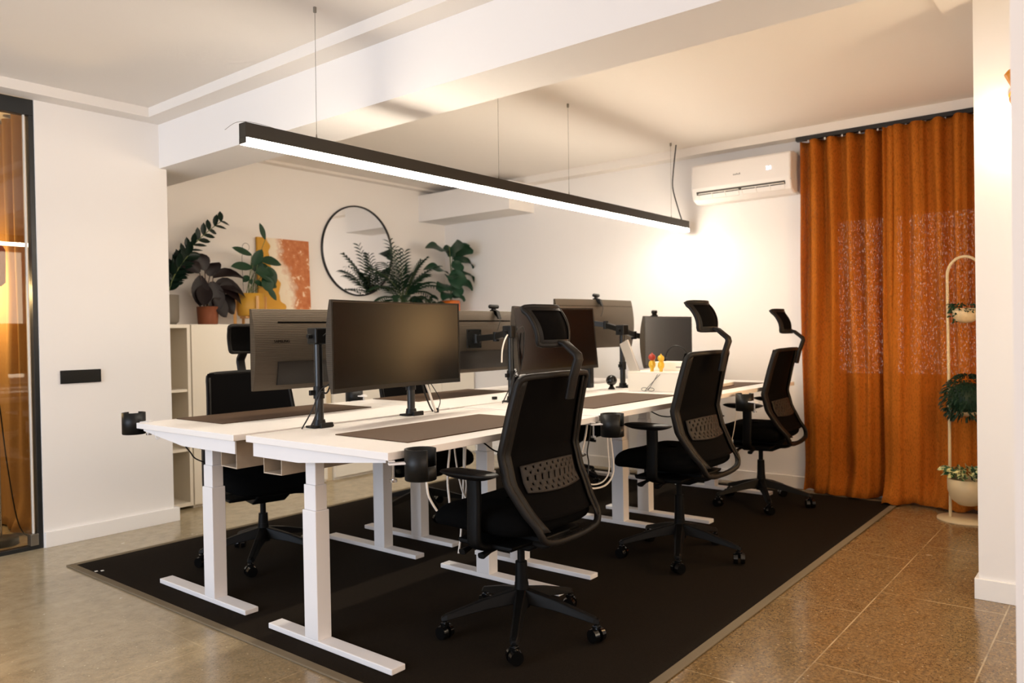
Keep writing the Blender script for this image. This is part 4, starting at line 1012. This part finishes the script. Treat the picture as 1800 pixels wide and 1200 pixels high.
cable('charging_cable', [(1.955, 2.52, 1.05), (1.97, 2.515, 1.13), (2.005, 2.515, 1.165), (2.03, 2.515, 1.14), (2.035, 2.515, 1.09)], .0026, M['cableW'], 'pale cable arching over the nearest monitor pole bracket')
cable('video_cable', [(3.08, 2.52, 1.12), (3.05, 2.515, 1.09), (3.03, 2.515, 1.04), (3.025, 2.515, .98)], .004, M['cableW'], 'white cable hanging beside the monitor pole beneath the webcam')
cable('video_cable', [(2.50, 2.54, .92), (2.53, 2.54, .86), (2.555, 2.54, .80), (2.575, 2.545, .772)], .006, M['cableW'], 'white cable behind the pole below the nearest dark screen')
cable('video_cable', [(2.49, 2.55, .92), (2.51, 2.55, .86), (2.54, 2.55, .80), (2.56, 2.55, .772)], .004, M['cableB'], 'black cable behind the pole below the nearest dark screen')
cable('hanging_cable', [(2.53, 2.545, .92), (2.58, 2.545, .86), (2.61, 2.55, .82), (2.60, 2.55, .79), (2.585, 2.55, .772)], .0022, M['cableB'], 'thin black cord curving down below the nearest dark screen')
MB().cyl((0, 0, 0), (0, 0, .02), .011, n=12).build('cable_clip', M['black'])
o = bpy.data.objects['cable_clip.004'] if 'cable_clip.004' in bpy.data.objects else [q for q in bpy.data.objects if q.name.startswith('cable_clip') and q.parent is None][0]
o.location = (2.585, 2.55, DZ1+.0005); tag(o, 'small black cable grommet on the nearest desk edge', 'cable clip')
cable('hanging_cable', [(4.42, 1.87, .735), (4.44, 1.87, .66), (4.40, 1.88, .50), (4.35, 1.9, .35)], .002, M['cableW'], 'thin pale cord hanging under the farthest front desk')

# ------------------------------------------------------------------ things on the far desks
ZD = DZ1+.0035
bx = thing('storage_box', 'large white box on the farthest front desk', 'box', (4.09, 1.99, ZD))
B('carton', M['boxwhite'], 0, .30, 0, .42, 0, .112, bx, bevel=.003)
B('lid', M['boxwhite'], -.002, .302, -.002, .422, .106, .116, bx, bevel=.002)
bx2 = thing('storage_box', 'smaller white box with grey print standing on the large white box', 'box', (4.22, 2.02, ZD+.1165))
B('carton', M['boxwhite'], 0, .16, 0, .30, 0, .052, bx2, bevel=.003)
B('printed_label', M['ink'], -.001, .0, .10, .135, .018, .026, bx2)
kb = thing('tablet', 'silver slab leaning against the monitor pole on the white box', 'tablet', (4.115, 2.345, ZD+.1168))
kb.rotation_euler = (R(-24), 0, R(-8))
B('shell', M['silver'], 0, .012, 0, .07, 0, .21, kb, bevel=.004)
def figurine(x, y, label, m1, m2, s):
    t = thing('figurine', label, 'figurine', (x, y, ZD+.1165), R(20), 'small figurines on the white box')
    MB().sphere((0, 0, .028*s), .016*s, 14, (1, .9, 1.2)).cyl((-.008*s, 0, 0), (-.008*s, 0, .02*s), .006*s, n=8).cyl((.008*s, 0, 0), (.008*s, 0, .02*s), .006*s, n=8).cyl((-.012*s, 0, .036*s), (-.026*s, -.006*s, .024*s), .004*s, n=8).cyl((.012*s, 0, .036*s), (.028*s, -.004*s, .044*s), .004*s, n=8).build('body', m1, t)
    MB().sphere((0, 0, .058*s), .015*s, 14).cyl((-.008*s, 0, .068*s), (-.011*s, 0, .078*s), .003*s, .001, 6).cyl((.008*s, 0, .068*s), (.011*s, 0, .078*s), .003*s, .001, 6).build('head', m2, t)
figurine(4.13, 2.265, 'red headed yellow figurine on the white box', M['yellow'], M['red'], 1.45)
figurine(4.12, 2.20, 'all yellow figurine on the white box', M['yellow'], M['yellow'], 1.35)
hp_ = thing('headphones', 'black headphones standing behind the figurines', 'headphones', (4.30, 2.19, ZD+.1695))
MB().tube([(0, .075*math.cos(a), .01+.085*math.sin(a)) for a in [PI*i/20 for i in range(21)]], .0045, 8).build('headband', M['black'], hp_)
MB().cyl((-.012, .075, .012), (.012, .075, .012), .011, n=14).cyl((-.012, -.075, .012), (.012, -.075, .012), .011, n=14).build('ear_pad', M['black'], hp_)
gl_ = thing('eyeglasses', 'folded thin glasses leaning against the large white box', 'glasses', (4.065, 2.28, ZD+.001))
MB().tube([(0, 0, .004), (.015, -.05, .06), (.02, -.09, .10)], .0015, 6).tube([(-.0, -.02, .004), (.012, -.06, .07), (.02, -.075, .10)], .0015, 6).build('temple', M['cableB'], gl_)
MB().tube([(-.006, .02*math.cos(a)-.0, .012+.010*math.sin(a)) for a in [2*PI*i/16 for i in range(16)]], .0015, 6, closed=True).tube([(-.006, .02*math.cos(a)-.045, .012+.010*math.sin(a)) for a in [2*PI*i/16 for i in range(16)]], .0015, 6, closed=True).build('rim', M['cableB'], gl_)
sp = thing('desk_speaker', 'tall slim black speaker behind the last monitor pole', 'speaker', (4.30, 2.82, DZ2+.0005))
B('cabinet', M['black'], 0, .05, 0, .075, 0, .165, sp, bevel=.006)
dm = thing('desk_lamp_globe', 'glossy dark globe ornament on a short foot beside the last monitor pole', 'ornament', (4.13, 2.66-.11, ZD))
MB().sphere((0, 0, .055), .034, 20).build('globe', M['blackgloss'], dm)
MB().lathe([(.001, 0), (.022, 0), (.020, .006), (.010, .024), (.001, .024)], n=20).build('foot', M['black'], dm)
tp = thing('telephone', 'black desk telephone on the farthest rear desk', 'telephone', (4.15, 2.86, DZ2+.0005), R(25))
MB().prism([(0, 0), (.16, 0), (.16, .06), (.13, .065), (0, .02)], 0, .13, 'y').build('body', M['black'], tp, bevel=.004)
MB().tube([(.03, .02, .055), (.04, .02, .075), (.12, .02, .10), (.15, .02, .088)], [.014, .009, .009, .014], 10).build('handset', M['black'], tp)
lb = thing('laptop', 'small dark open laptop on the middle rear desk beneath a monitor', 'laptop', (3.70, 2.80, DZ2+.0005), R(180))
B('base', M['black'], 0, .26, 0, .17, 0, .014, lb, bevel=.003)
MB().box(0, .26, 0, .006, 0, .16).build('lid', M['black'], lb, xf=Matrix.Translation((0, .172, .012)) @ Matrix.Rotation(R(-12), 4, 'X'))
nb = thing('notebook', 'white notebook with maroon cover on the farthest desk pad', 'notebook', (4.50, 1.98, ZD+.005), R(4))
B('pages', M['paper'], .002, .198, .002, .228, .003, .022, nb, bevel=.001)
B('cover', M['maroon'], 0, .20, 0, .23, 0, .003, nb)
ms = thing('computer_mouse', 'dark rounded computer mouse behind the notebook', 'mouse', (4.86, 2.28, ZD+.0045))
MB().sphere((0, 0, 0), .035, 18, (1.5, 1, 1.05), z0=0).build('shell', mat('dark_green_plastic', '#2C2F26', .4), ms)
sp2 = MB().lathe([(.04, 0), (.03, .01), (.03, .07), (.04, .08)], n=20, c=(0, 0, 0)).build('cable_spool', M['deskmetal'])
sp2.location = (3.62, 2.5, .64); bpy.data.objects.remove(sp2)
